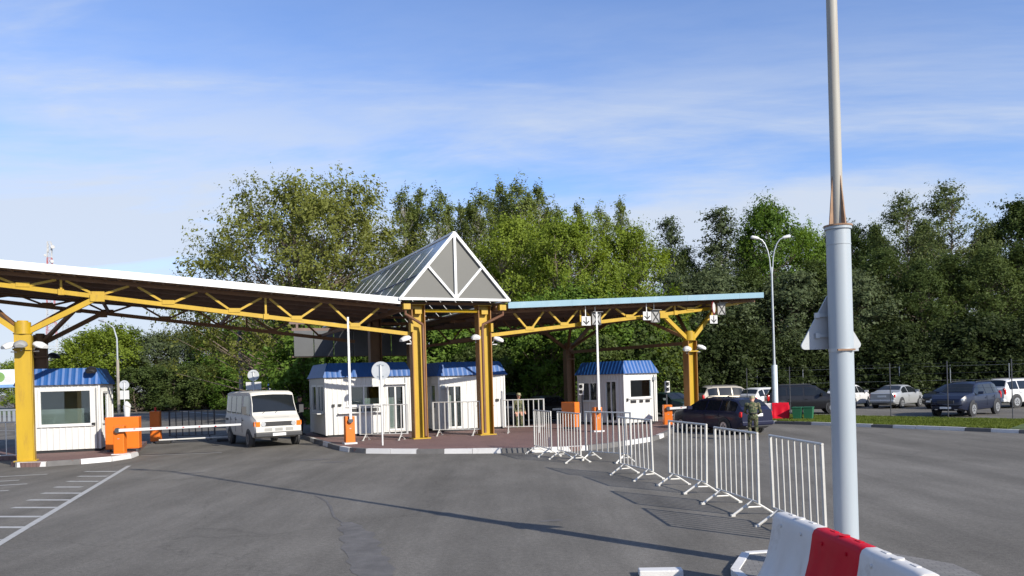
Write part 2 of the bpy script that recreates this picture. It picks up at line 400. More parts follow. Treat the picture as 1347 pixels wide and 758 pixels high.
def pavement(name, poly, top, m, label, kerb_pts, pattern, closed=False, kw=0.16, over=0.012):
    b = MB(); n = len(poly)
    b.add([(x, y, 0.0) for x, y in poly] + [(x, y, top) for x, y in poly], [tuple(range(n, 2 * n))] + [(i, (i + 1) % n, n + (i + 1) % n, n + i) for i in range(n)])
    o = structure(b.build(name, m), label)
    # kerb stones, one by one
    pts = [Vector((x, y, 0)) for x, y in kerb_pts]
    seglen = [(pts[i + 1] - pts[i]).length for i in range(len(pts) - 1)]; tot = sum(seglen)
    def at(d):
        for i, q in enumerate(seglen):
            if d <= q or i == len(seglen) - 1: return pts[i].lerp(pts[i + 1], d / q)
            d -= q
    d = 0; k = 0; rng = random.Random(5)
    while d < tot - .2:
        e = min(d + 0.98, tot)
        a, c = at(d + .012), at(e)
        dd = (c - a).normalized(); nn = Vector((dd.y, -dd.x, 0))
        h = top + over + rng.uniform(-.006, .006)
        off = rng.uniform(-.008, .008)
        f0, f1 = nn * (kw * .5 + off), nn * (-kw * .5 + off); bv = nn * -.02
        b = MB()
        up = Vector((0, 0, 1))
        b.hexa([a + f0, c + f0, c + f1, a + f1, a + f0 + bv + up * h, c + f0 + bv + up * h, c + f1 + up * h, a + f1 + up * h])
        b.build('kerb_stone', pattern[k % len(pattern)], o)
        d = e; k += 1
    return o
def paver_mat(name, c1, c2, rot=0, scale=1.0):
    m, n, l, p = nodemat(name)
    t = n.new('ShaderNodeTexCoord'); mp = n.new('ShaderNodeMapping'); mp.inputs['Rotation'].default_value = (0, 0, R(rot)); mp.inputs['Scale'].default_value = (scale,) * 3
    l.new(t.outputs['Object'], mp.inputs[0])
    br = n.new('ShaderNodeTexBrick'); br.inputs['Scale'].default_value = 5
    br.inputs['Color1'].default_value = c1 + (1,); br.inputs['Color2'].default_value = c2 + (1,); br.inputs['Mortar'].default_value = (c1[0] * .45, c1[1] * .45, c1[2] * .45, 1)
    br.inputs['Mortar Size'].default_value = 0.015; l.new(mp.outputs[0], br.inputs['Vector'])
    nz = n.new('ShaderNodeTexNoise'); nz.inputs['Scale'].default_value = .9; nz.inputs['Detail'].default_value = 8; l.new(t.outputs['Object'], nz.inputs['Vector'])
    mr = n.new('ShaderNodeMapRange'); mr.inputs['To Min'].default_value = .72; mr.inputs['To Max'].default_value = 1.25; l.new(nz.outputs['Fac'], mr.inputs['Value'])
    x = n.new('ShaderNodeMix'); x.data_type = 'RGBA'; x.blend_type = 'MULTIPLY'; x.inputs['Factor'].default_value = 1
    l.new(br.outputs[0], x.inputs['A']); l.new(mr.outputs[0], x.inputs['B']); l.new(x.outputs['Result'], p.inputs['Base Color'])
    p.inputs['Roughness'].default_value = .85
    b = n.new('ShaderNodeBump'); b.inputs['Strength'].default_value = .5; b.inputs['Distance'].default_value = .01; l.new(br.outputs['Fac'], b.inputs['Height']); b.invert = True
    l.new(b.outputs[0], p.inputs['Normal'])
    return m
PAV = paver_mat('reddish pavers', (0.185, 0.105, 0.092), (0.15, 0.09, 0.082), 24)
PAVG = paver_mat('grey pavers', (0.20, 0.19, 0.175), (0.16, 0.155, 0.145), 10, .7)
cfront = [(-9.9, 37.4), (-9.54, 36.6), (-7.98, 33.0), (-6.48, 29.65), (-5.62, 28.25), (-5.03, 27.78), (-3.51, 27.21), (-1.93, 26.8), (-0.66, 26.53), (0.59, 26.36), (2.09, 26.45), (3.22, 27.35), (4.16, 28.45), (5.19, 29.78), (6.4, 33.0), (7.7, 37.2)]
pavement('pavement', cfront + [(8.6, 40.5), (5.6, 43.5), (2.2, 42.0), (0.6, 39.2), (-4.0, 42.5), (-9.0, 41.5)], 0.15, PAV,
         'reddish paved island under the canopy with black and white kerb', cfront, [KG, KG, KG, KW, KG, KG, KW, KG, KG, KW, KG, KW, KW, KG, KW, KW, KG, KW, KW, KG, KG, KW, KW, KG, KW])
lfront = [(-17.4, 28.9), (-16.62, 26.55), (-16.1, 26.2), (-15.5, 26.2), (-14.6, 26.6), (-13.75, 27.55), (-13.62, 28.4), (-13.9, 29.6)]
pavement('pavement', lfront + [(-14.5, 31.0), (-16.2, 35.5), (-21.5, 34.5), (-20.0, 29.5)], 0.15, PAV,
         'reddish paved island under the small booth beside the hatched road markings', lfront, [KW, KG, KG, KW, KG, KW, KW, KW])
# grass verge with kerb in front of the car park
vfront = [(10.7, 40.2), (11.95, 38.29), (13.32, 36.3), (15.12, 33.5), (16.79, 30.75), (18.0, 28.6), (19.6, 25.4)]
GV = pavement('grass_verge', vfront + [(24.2, 30.2), (21.1, 35.2), (18.13, 38.5), (14.2, 44.5)], 0.10, GRASSM,
         'strip of mown grass between the road and the car park', vfront, [KG, KW, KW, KG, KG, KW, KW, KW, KG, KW, KW, KW, KG, KW], over=.03)
# small paved island around the tall pole
pf = [(1.5, 9.72), (2.0, 9.75)]
ppoly = [(2.62, 9.0), (2.62, 9.86), (3.02, 10.44), (3.42, 10.62), (4.6, 10.5), (5.2, 9.6), (5.2, 5.6), (2.62, 5.6)]
pavement('pavement', ppoly, 0.06, PAVG, 'small grey paved patch round the tall pole', [(2.60, 8.6), (2.60, 9.88), (3.0, 10.48), (3.42, 10.66), (4.6, 10.55)], [KW, KW, KW, KG], kw=.12)
b = MB(); b.box(-.26, .26, -.09, .09, 0, .08); o = b.build('kerb_stone', KW, None, bevel=.012, loc=(1.72, 9.66, 0), rotz=-.05)
structure(o, 'short white kerb stone at the bottom edge beside the plastic barrier')

# painted markings (sheets 4 mm over the asphalt)
def stripe(a, b2, w, z=0.004):
    a, b2 = Vector(a), Vector(b2); d = (b2 - a).normalized(); nn = Vector((d.y, -d.x)) * w / 2
    return [tuple(a + nn), tuple(b2 + nn), tuple(b2 - nn), tuple(a - nn)]
sheet('road_marking', stripe((-7.2, 9.4), (-12.3, 25.66), 0.13), 0.006, LINE, 'long white edge line of the hatched area')
bars = [((-12.94, 24.22), (-11.87, 23.96)), ((-12.43, 22.9), (-11.5, 22.7)), ((-12.05, 21.66), (-11.1, 21.45)), ((-11.7, 20.44), (-10.92, 20.28)),
        ((-11.33, 19.27), (-10.25, 19.05)), ((-10.97, 18.1), (-9.89, 17.9)), ((-10.61, 16.96), (-9.57, 16.78)), ((-10.36, 15.79), (-9.23, 15.61)), ((-9.92, 14.58), (-8.84, 14.42)), ((-9.55, 13.4), (-8.5, 13.2))]
for a, c in bars: sheet('road_marking', stripe(a, c, 0.17), 0.004, LINE, 'short white hatching bar beside the edge line')
for a, c, w in [((-16.5, 22.9), (-13.8, 23.75), .13), ((-15.5, 21.75), (-13.75, 22.3), .13), ((-14.9, 20.7), (-12.95, 21.35), .13), ((-14.4, 19.5), (-12.6, 20.0), .13), ((-13.66, 29.4), (-10.87, 29.9), .09),
                ((-36.5, 88), (-25.57, 71.58), .3), ((-25, 70.6), (-20, 63), .3), ((-60, 60), (-30, 52), .25)]:
    sheet('road_marking', stripe(a, c, w), 0.004, LINE, 'thin worn white line on the asphalt')
def ragged(pts, wid, seed, n=26, jit=.28):
    rd = random.Random(seed); L_, R_ = [], []
    P = [Vector(p) for p in pts]
    for i in range(n + 1):
        f = i / n * (len(P) - 1); k = min(len(P) - 2, int(f)); p = P[k].lerp(P[k + 1], f - k); d = (P[k + 1] - P[k]).normalized(); nn = Vector((d.y, -d.x))
        w = wid * math.sin(math.pi * (.06 + .88 * i / n)) ** .5
        L_.append(tuple(p + nn * w * (1 + rd.uniform(-jit, jit)))); R_.append(tuple(p - nn * w * (1 + rd.uniform(-jit, jit))))
    return L_ + R_[::-1]
sheet('asphalt_patch', ragged([(-2.95, 14.0), (-2.6, 13.0), (-2.2, 11.6), (-1.8, 10.2), (-1.6, 9.4)], .26, 4), 0.004, TAR, 'dark smudged patch on the asphalt near the bottom edge')
sheet('asphalt_patch', ragged([(-4.35, 17.5), (-3.9, 16.6), (-3.62, 15.74), (-3.3, 14.6), (-3.0, 13.95)], .028, 6, 40), 0.005, TAR, 'thin dark repaired crack in the asphalt')
for k, (x, y, r_) in enumerate([(-9.2, 22.9, .35), (-6.5, 26.0, .55), (-5.6, 25.0, .4), (.6, 13.6, .2)]):
    sheet('oil_stain', ragged([(x - r_, y - r_ * .3), (x, y), (x + r_, y + r_ * .2)], r_ * .45, 20 + k, 14, .35), 0.004, TAR, 'small dark oil stain on the asphalt')

# ================================================================== CANOPY (local frame: s along the front, t to the back)
CA = R(24); CO = (-2.45, 32.9, 0)
def cw(s, t, z=0):
    return (CO[0] + s * math.cos(CA) - t * math.sin(CA), CO[1] + s * math.sin(CA) + t * math.cos(CA), z)

def h_flanges(s, t, z0, z1, parent, m, w=0.56, d=0.46, th=0.035):
    for q in (-1, 1):
        a, c = sorted((s + q * w / 2, s + q * (w / 2 - th)))
        MB().box(a, c, t - d / 2, t + d / 2, z0, z1).build('flange', m, parent)
def h_column(b, s, t, z0, z1, w=0.56, d=0.46, th=0.035):
    b.box(s - w / 2 + th, s + w / 2 - th, t - th / 2, t + th / 2, z0, z1)

def floodlight(label, loc, rotz, tilt=-0.5, m=WHITEM, arm=(0, 0, 0), group='floodlights on the canopy columns'):
    """rounded lamp housing on a bent arm; +y is where it shines"""
    t = thing('floodlight', label, 'floodlight', loc, rotz, group)
    h = MB(); P = []
    for i, (y, w, hh) in enumerate([(-.16, .10, .07), (-.10, .17, .11), (.06, .21, .14), (.22, .17, .11), (.26, .13, .08)]):
        ring = [(w * math.cos(a) * (1 if abs(math.cos(a)) > .8 else .95), y, hh * max(-0.35, math.sin(a))) for a in [k * 2 * math.pi / 14 for k in range(14)]]
        P.append(ring)
    for r_ in P: h.v += r_
    for i in range(len(P) - 1):
        for k in range(14):
            h.f.append((i * 14 + k, i * 14 + (k + 1) % 14, (i + 1) * 14 + (k + 1) % 14, (i + 1) * 14 + k)); h.m.append(0)
    h.f.append(tuple(range(14))[::-1]); h.m.append(0); h.f.append(tuple(range(56, 70))); h.m.append(0)
    ho = h.build('housing', m, t, True); ho.rotation_euler[0] = tilt
    gl = MB(); gl.disc((0, .05, -.052), (0, 0, 1), .145, .012, 16); go = gl.build('lens', CHROME, ho)
    MB().tube([(0, -.12, -.02), (0, -.2, -.14), (arm[0] * .5, arm[1] * .5 - .2, -.2), (arm[0], arm[1], -.2)], .022, 6).build('arm', m, t, True)
    return t

def wing(name, label, sgn, s_in, s_out, zr0, zrk, sr0, zc0, zck, sc0, nodes, t_list, t_back, fas_m, cols):
    w = thing(name, label, 'canopy', CO, CA)
    zr = lambda s: zr0 + (abs(s) - sr0) * zrk            # soffit height
    zc = lambda s: zc0 + (abs(s) - sc0) * zck            # bottom chord height
    a, e = sgn * s_in, sgn * s_out
    lo, hi = min(a, e), max(a, e)
    tf = -0.7
    # roof: sheet with ribs, fascia round it
    b = MB(); th = .2
    b.hexa([(lo, tf + .05, zr(lo)), (hi, tf + .05, zr(hi)), (hi, t_back, zr(hi)), (lo, t_back, zr(lo)), (lo, tf + .05, zr(lo) + th), (hi, tf + .05, zr(hi) + th), (hi, t_back, zr(hi) + th), (lo, t_back, zr(lo) + th)])
    roof = b.build('roof', [SOFF], w)
    n = int((s_out - s_in) / .45); b = MB()
    for i in range(n):
        s = lo + (i + .5) * (hi - lo) / n
        b.box(s - .05, s + .05, tf + .08, t_back - .03, zr(s) - .035, zr(s) + .01)
    b.build('soffit_rib', SOFF, roof)['kind'] = 'stuff'
    for tp in np.arange(1.2, t_back, 1.55):
        b = MB(); b.bar((lo, tp, zr(lo) - .10), (hi, tp, zr(hi) - .10), .10, .15); b.build('purlin', SOFF, w)
    b = MB(); b.hexa([(lo, tf, zr(lo)), (hi, tf, zr(hi)), (hi, tf + .047, zr(hi)), (lo, tf + .047, zr(lo)), (lo, tf, zr(lo) + .255), (hi, tf, zr(hi) + .255), (hi, tf + .047, zr(hi) + .255), (lo, tf + .047, zr(lo) + .255)])
    fo = b.build('fascia', fas_m, w)
    step = 3.0; k = int((hi - lo) / step)
    for i in range(1, k + 1):                           # sheet joints on the fascia
        s = lo + i * step
        MB().box(s - .012, s + .012, tf - .006, tf + .002, zr(s) + .005, zr(s) + .25).build('joint_cover', fas_m, fo)
    MB().hexa([(e - .02 * sgn, tf + .05, zr(e) - .01), (e + .03 * sgn, tf + .05, zr(e) - .01), (e + .03 * sgn, t_back, zr(e) - .01), (e - .02 * sgn, t_back, zr(e) - .01),
               (e - .02 * sgn, tf + .05, zr(e) + .24), (e + .03 * sgn, tf + .05, zr(e) + .24), (e + .03 * sgn, t_back, zr(e) + .24), (e - .02 * sgn, t_back, zr(e) + .24)]).build('end_fascia', fas_m, w)
    # trusses
    for ti, t in enumerate(t_list):
        b = MB()
        aa = sgn * (1.75 if ti == 0 or sgn > 0 else 2.4)
        bo = nodes[-1] if sgn > 0 else e
        b.bar((aa, t, zc(aa)), (bo, t, min(zc(bo), zr(bo) - .2)), .13, .15)
        if sgn > 0: b.bar((bo, t, zc(bo)), (e - .4, t, zr(e - .4) - .1), .09, .09)
        ym = YEL if ti == 0 else SHADE_BROWN  # rear trusses: brown that carries the roof's shade in its colour
        tr = b.build('truss', ym, w)
        MB().bar((aa, t, zr(aa) - .09), (e, t, zr(e) - .09), .13, .12).build('top_chord', SHADE_BROWN, tr)  # shade below the fascia painted into the chord's brown
        for i, s in enumerate(nodes):
            d = abs(nodes[1] - nodes[0]) / 2
            for q in (-1, 1):
                s2 = s + q * (d - .14)
                if abs(s2) < 1.9 or zr(s) - zc(s) < .3: continue
                MB().bar((s + q * .07, t, zc(s) + .05), (s2, t, zr(s2) - .16), .085, .075).build('diagonal', ym, tr)
            MB().box(s - .2, s + .2, t - .012 - .075, t + .012 - .072, zc(s) + .02, zc(s) + .17).build('gusset_plate', ym, tr)
        for s in nodes[1::3]:
            s2 = s + sgn * d
            MB().bar((s2, t, zc(s2) + .05), (s2, t, zr(s2) - .15), .07, .07).build('post', ym, tr)
            MB().box(s2 - .09, s2 + .09, t - .11, t + .11, zc(s2) - .10, zc(s2) + .10).build('clamp', ym, tr)
    # tree columns: shaft, collar, four arms
    for (s, t, htop, box_, reach) in cols:
        b = MB()
        if box_:
            b.box(s - .24, s + .24, t - .21, t + .21, .15, htop); b.box(s + .24, s + .265, t - .24, t + .24, .15, htop - .02)
        else: h_column(b, s, t, .15, htop, .5, .44)
        cm = YEL if t < 3 else SHADE_BROWN  # rear columns have the roof shade put into their colour
        co = b.build('column', cm, w)
        if not box_: h_flanges(s, t, .15, htop, co, FLANGE if t < 3 else SHADE_BROWN, .5, .44)
        MB().box(s - .33, s + .33, t - .3, t + .3, .15, .185).build('base_plate', cm, co)
        c = MB(); c.tube([(s, t, htop), (s, t, htop + .42)], .25, 10); c.tube([(s, t, htop + .42), (s, t, htop + .47)], .17, 10); c.tube([(s, t, htop + .02), (s, t, htop + .06)], .29, 10)
        c.build('collar', cm, co, True)
        MB().box(s - .28, s + .28, t - .27, t + .27, htop - .52, htop - .46).build('bracket_ring', cm, co)
        tn = min(t_list, key=lambda q: abs(q - t)); to = t + 3.0 if t < 4 else t - 3.0
        for q in (-1, 1):
            s2 = s + q * reach; zt = min(zc(s2), zr(s2) - .25)
            MB().bar((s + q * .18, t, htop + .12), (s2, tn, zt - .04), .17, .17).build('arm', cm, w)
            MB().box(s2 - .22, s2 + .22, tn - .12, tn + .12, zt - .18, zt + .06).build('arm_bracket', cm, w)
            s3 = s + q * reach * .9
            MB().bar((s + q * .1, t + (.1 if to > t else -.1), htop + .12), (s3, to, zr(s3) - .2), .13, .13).build('arm', SHADE_BROWN, w)
    for i in range(1, len(cols)):
        a_, b_ = cols[i - 1], cols[i]
        MB().bar((a_[0], a_[1] + .25, a_[2] - .1), (b_[0], b_[1] - .25, b_[2] - .1), .12, .16).build('tie_beam', SHADE_BROWN, w)
    # side beams along t between trusses
    for s in nodes[::2]:
        MB().bar((s, t_list[0], zc(s) + .1), (s, t_list[-1], zc(s) + .1), .09, .12).build('cross_beam', SOFF, w)
    return w, zr, zc

nodesL = [-3.95 - 2.22 * k for k in range(8)]
wingL, zrL, zcL = wing('canopy', 'long left canopy wing with white fascia and yellow trusses over small booth', -1, 2.3, 21.5, 5.50, .0755, 2.47, 4.36, .1187, 1.81,
                       nodesL, [0.0, 6.8], 7.5, FASW, [(-15.1, 0.05, 4.36, True, 2.25), (-15.35, 6.75, 4.36, False, 2.25)])
nodesR = [3.55 + 1.67 * k for k in range(7)]
wingR, zrR, zcR = wing('canopy', 'right canopy wing with pale blue fascia and hanging lane signs', 1, 2.3, 15.75, 5.36, .0491, 2.27, 4.32, .109, 1.99,
                       nodesR, [0.0, 5.0, 10.0], 10.8, FASB, [(11.9, 0.05, 4.0, False, 1.5), (10.7, 9.9, 4.0, False, 1.5)])

# centre: pyramid-fronted skylight on H columns
hall = thing('skylight_hall', 'tall yellow columns carrying the grey glazed gable skylight between both canopies', 'canopy', CO, CA)
EZ, AZ, EW, TF, TB = 5.68, 8.36, 2.32, -0.72, 15.0
for s, t in ((-1.43, 0), (1.43, 0), (-1.43, 6.8), (1.43, 10.0)):
    hm = YEL if t < 3 else SHADE_BROWN  # rear columns darkened in colour for the shade under the canopy
    b = MB(); h_column(b, s, t, .15, 5.50); c = b.build('column', hm, hall)
    h_flanges(s, t, .15, 5.50, c, FLANGE if t < 3 else SHADE_BROWN)
    MB().box(s - .36, s + .36, t - .3, t + .3, .15, .19).build('base_plate', hm, c)
    MB().box(s - .31, s + .31, t - .27, t + .27, 5.50, 5.53).build('cap_plate', hm, c)
    MB().box(s - .14, s + .14, t - .235, t - .02, 5.15, 5.36).build('stiffener', hm, c)
for t in (0, 6.8, 14.0):
    MB().tube([(-1.15, t - .1, 5.28), (1.15, t - .1, 5.28)], .075, 8).build('tie_tube', YEL if t < 3 else SHADE_BROWN, hall, True)
    MB().bar((-2.2, t, 5.585), (2.2, t, 5.585), .14, .11).build('cross_beam', SHADE_BROWN, hall)
for s in (-1.9, 1.9):
    MB().bar((s, -.5, 5.40), (s, 14.8, 5.40), .16, .2).build('eaves_beam', SHADE_BROWN, hall)
    q = 1 if s > 0 else -1
    MB().box(min(s, s + q * .28), max(s, s + q * .28), -.74, -.5, 5.28, 5.5).build('beam_end', YEL, hall)
    MB().bar((q * 1.72, -.12, 4.42), (q * 1.72, -.12, 4.78), .1, .34).build('truss_bracket', YEL, hall)
    MB().tube([(q * 2.08, -.62, 5.5), (q * 2.08, -.6, 5.1), (q * 1.3, -.3, 4.72), (q * 1.28, -.28, 4.5), (q * 1.28, -.28, .25)], .06, 8).build('downpipe', BROWN, hall, True)
# gable: four triangular panels and white bars
def tri(name, pts, m, parent, y0, y1):
    MB().prism(pts, 'y', y0, y1).build(name, m, parent)
mid = ((EW) / 2, (EZ + AZ) / 2)
for q in (-1, 1):
    tri('gable_panel', [(0, EZ + .06), (q * mid[0], mid[1]), (0, AZ - .05)], GABLE, hall, TF + .03, TF + .06)
    tri('gable_panel', [(0, EZ + .06), (q * (EW - .08), EZ + .06), (q * mid[0], mid[1] - .02)], GABLE, hall, TF + .03, TF + .06)
    MB().bar((q * EW, TF, EZ), (0, TF, AZ), .11, .15, up=(0, 1, 0)).build('rake_bar', MULL, hall)
    MB().bar((0, TF, EZ + .05), (q * mid[0], TF, mid[1]), .09, .09, up=(0, 1, 0)).build('gable_bar', MULL, hall)
MB().bar((0, TF - .003, EZ + .05), (0, TF - .003, AZ - .05), .10, .10).build('gable_bar', MULL, hall)
MB().bar((-EW - .05, TF - .005, EZ + .01), (EW + .05, TF - .005, EZ + .01), .13, .10).build('sill_bar', MULL, hall)
tri('gable_panel', [(-EW + .1, EZ + .06), (EW - .1, EZ + .06), (0, AZ - .1)], GABLE, hall, TB - .05, TB - .02)
MB().bar((0, TF, AZ + .02), (0, TB, AZ + .02), .12, .08).build('ridge_bar', MULL, hall)
NC = 9
for q in (-1, 1):
    nrm = Vector((q * (AZ - EZ), 0, EW)).normalized()
    def sp(f, t, off=0.0):                                # point on the slope: f 0 eave .. 1 ridge
        p = Vector((q * EW * (1 - f), t, EZ + (AZ - EZ) * f)) + nrm * off
        return p
    for i in range(NC):
        t0 = TF + .08 + i * (TB - TF - .1) / NC; t1 = TF + .08 + (i + 1) * (TB - TF - .1) / NC
        for f0, f1 in ((.02, .36), (.38, .97)):
            p = [sp(f0, t0 + .05, .0), sp(f0, t1 - .05, .0), sp(f1, t1 - .05, .0), sp(f1, t0 + .05, .0)]
            r_ = [sp(f0, t0 + .05, .012), sp(f0, t1 - .05, .012), sp(f1, t1 - .05, .012), sp(f1, t0 + .05, .012)]
            MB().hexa(p + r_).build('pane', SKYG, hall)
        if i: MB().bar(sp(.0, t0, .004), sp(.985, t0, .004), .04, .03, up=nrm).build('glazing_bar', MULL, hall)
    MB().bar(sp(.37, TF + .1, .015), sp(.37, TB - .1, .015), .05, .05, up=nrm).build('glazing_bar', mat('dark bar', (.12, .13, .14), .5), hall)
    MB().bar(sp(.0, TF + .1, -.02), sp(.0, TB, -.02), .09, .09, up=nrm).build('eave_bar', MULL, hall)
# dark screen panels hanging behind the left wing
for i in range(6):
    s0 = -4.4 + i * 1.05
    MB().box(s0, s0 + 1.0, 12.0, 12.06, 3.95, 5.3).build('screen_panel', DPANEL, hall)
MB().bar((-4.5, 12.1, 5.36), (2.0, 12.1, 5.36), .12, .16).build('screen_rail', SOFF, hall)
MB().bar((-4.5, 12.1, 3.93), (2.0, 12.1, 3.93), .06, .06).build('screen_rail', SOFF, hall)
for s in (-4.2, -1.2, 1.5):
    MB().box(s - .06, s + .06, 12.17, 12.29, 3.9, 5.65).build('screen_hanger', SOFF, hall)
MB().bar((-4.6, 12.23, 5.71), (2.2, 12.23, 5.71), .12, .12).build('screen_rail', SOFF, hall)
MB().box(1.8, 2.05, 12.17, 12.4, 0, 5.65).build('screen_post', SOFF, hall)

# lamps on the columns
FLOODS = [((-15.42, -.25, 3.98), 125, 'white floodlight pointing left on the front column by the small booth', (.15, .1, 0), WHITEM),
          ((-15.10, -.50, 4.02), 180, 'grey floodlight facing forward on the front column by the small booth', (0, .2, 0), GREYBOX),
          ((-14.62, -.2, 4.0), 235, 'white floodlight pointing right on the front column by the small booth', (-.15, .1, 0), WHITEM),
          ((-14.85, 6.3, 3.9), 215, 'black floodlight on the dark rear column behind the small booth', (0, .2, 0), BLACK)]
for (l, a, lab, arm, m) in FLOODS: floodlight(lab, cw(*l), CA + R(a), -.35, m)
floodlight('white floodlight left of the gable column near the round sign', cw(-1.95, -.22, 4.15), CA + R(100), -.35, WHITEM)
floodlight('white floodlight right of the gable column below the blue fascia', cw(1.95, -.22, 4.1), CA + R(-100), -.35, WHITEM)
floodlight('white floodlight on the inner face of the gable column near the red paving', cw(1.05, -.1, 4.2), CA + R(160), -.3, WHITEM)
floodlight('white floodlight turned left on the right canopy column', cw(11.55, -.2, 3.62), CA + R(150), -.35, WHITEM)
floodlight('white floodlight turned right on the right canopy column', cw(12.3, -.2, 3.68), CA + R(-110), -.35, WHITEM)

# hanging lane signs and signals
def arrow_sign(label, s, z, zt, wd=.44, hh=.4):
    t = thing('lane_arrow_sign', label, 'sign', cw(s, -.42, z), CA, 'white arrow signs under the right canopy')
    MB().box(-wd / 2, wd / 2, -.02, .02, -hh / 2, hh / 2).build('board', SIGNW, t)
    a = MB(); a.box(-.028, .028, -.0265, -.021, -.12, .17)
    a.bar((-.145, -.0245, .0), (.012, -.0245, -.15), .055, .006, up=(0, 1, 0)); a.bar((.145, -.0255, .0), (-.012, -.0255, -.15), .055, .006, up=(0, 1, 0))
    a.build('arrow', BLACK, t)
    MB().box(-.018, .018, .021, .04, -hh / 2, zt - z).build('hanger', WHITEM, t)
    return t
def signal_box(label, s, z, zt, wd=.46, hh=.56):
    t = thing('lane_signal', label, 'signal', cw(s, -.17, z), CA, 'grey lane signals under the right canopy')
    MB().box(-wd / 2, wd / 2, -.06, .06, -hh / 2, hh / 2).build('housing', GREYBOX, t, bevel=.02)
    x = MB(); x.bar((-.17, -.068, -.25), (.17, -.068, .2), .05, .014, up=(0, 1, 0)); x.bar((-.17, -.072, .2), (.17, -.072, -.25), .05, .014, up=(0, 1, 0)); x.box(-.2, .2, -.067, -.061, -.285, -.265); x.box(.19, .21, -.067, -.061, -.28, .2)
    x.build('cross_mark', BLACK, t)
    MB().box(-wd / 2 - .02, wd / 2 + .02, -.2, .0, hh / 2 + .004, hh / 2 + .02).build('visor', GREYBOX, t)
    MB().box(-.018, .018, .061, .08, -hh / 2, zt - z).build('hanger', WHITEM, t)
    return t
arrow_sign('white arrow board nearest the gable under the blue fascia', 6.1, 4.88, zrR(6))
signal_box('grey signal box nearest the gable behind the raised arm', 6.75, 5.0, zrR(6.7))
arrow_sign('white arrow board halfway along the right canopy', 9.25, 5.12, zrR(9.2), .42, .38)
signal_box('grey signal box halfway along the right canopy', 9.85, 5.12, zrR(9.8))
arrow_sign('white arrow board below the round red rimmed sign', 12.95, 4.98, 5.1, .42, .38)
t = thing('round_sign', 'round white sign with shade-darkened red rim at the right end of the canopy', 'sign', cw(12.95, -.45, 5.53), CA + R(38))
MB().disc((0, 0, 0), (0, 1, 0), .33, .03, 24).build('rim', REDS, t); MB().disc((0, -.019, 0), (0, 1, 0), .25, .008, 24).build('face', SIGNW, t)
MB().box(-.018, .018, .016, .035, -.45, .6).build('hanger', WHITEM, t)
signal_box('grey signal box beside the round red rimmed sign', 13.6, 5.5, zrR(13.6))

# ================================================================== BOOTHS
def wall_panel(b, w, h, openings, place, th=.07, pitch=.21, rib=.018, z0=0.0):
    """wall with real openings, thin vertical ribs; place(x,y,z)->xyz, y<0 is outside"""
    xs = sorted({0, w} | {o[0] for o in openings} | {o[1] for o in openings})
    zs = sorted({z0, h} | {o[2] for o in openings} | {o[3] for o in openings})
    for i in range(len(xs) - 1):
        for j in range(len(zs) - 1):
            cx, cz = (xs[i] + xs[i + 1]) / 2, (zs[j] + zs[j + 1]) / 2
            if any(o[0] < cx < o[1] and o[2] < cz < o[3] for o in openings): continue
            b.hexa([place(xs[i], 0, zs[j]), place(xs[i + 1], 0, zs[j]), place(xs[i + 1], th, zs[j]), place(xs[i], th, zs[j]),
                    place(xs[i], 0, zs[j + 1]), place(xs[i + 1], 0, zs[j + 1]), place(xs[i + 1], th, zs[j + 1]), place(xs[i], th, zs[j + 1])])
    x = pitch / 2
    while x < w - .03:
        iv = sorted([(o[2], o[3]) for o in openings if o[0] - .04 < x < o[1] + .04])
        lo = z0
        for a, c in iv + [(h, h)]:
            if a - lo > .02:
                b.hexa([place(x - .045, -rib * .1, lo), place(x + .045, -rib * .1, lo), place(x + .045, .01, lo), place(x - .045, .01, lo),
                        place(x - .045, -rib * .1, a), place(x + .045, -rib * .1, a), place(x + .045, .01, a), place(x - .045, .01, a)])
                b.hexa([place(x - .02, -rib, lo), place(x + .02, -rib, lo), place(x + .04, 0, lo), place(x - .04, 0, lo),
                        place(x - .02, -rib, a), place(x + .02, -rib, a), place(x + .04, 0, a), place(x - .04, 0, a)])
            lo = max(lo, c)
        x += pitch

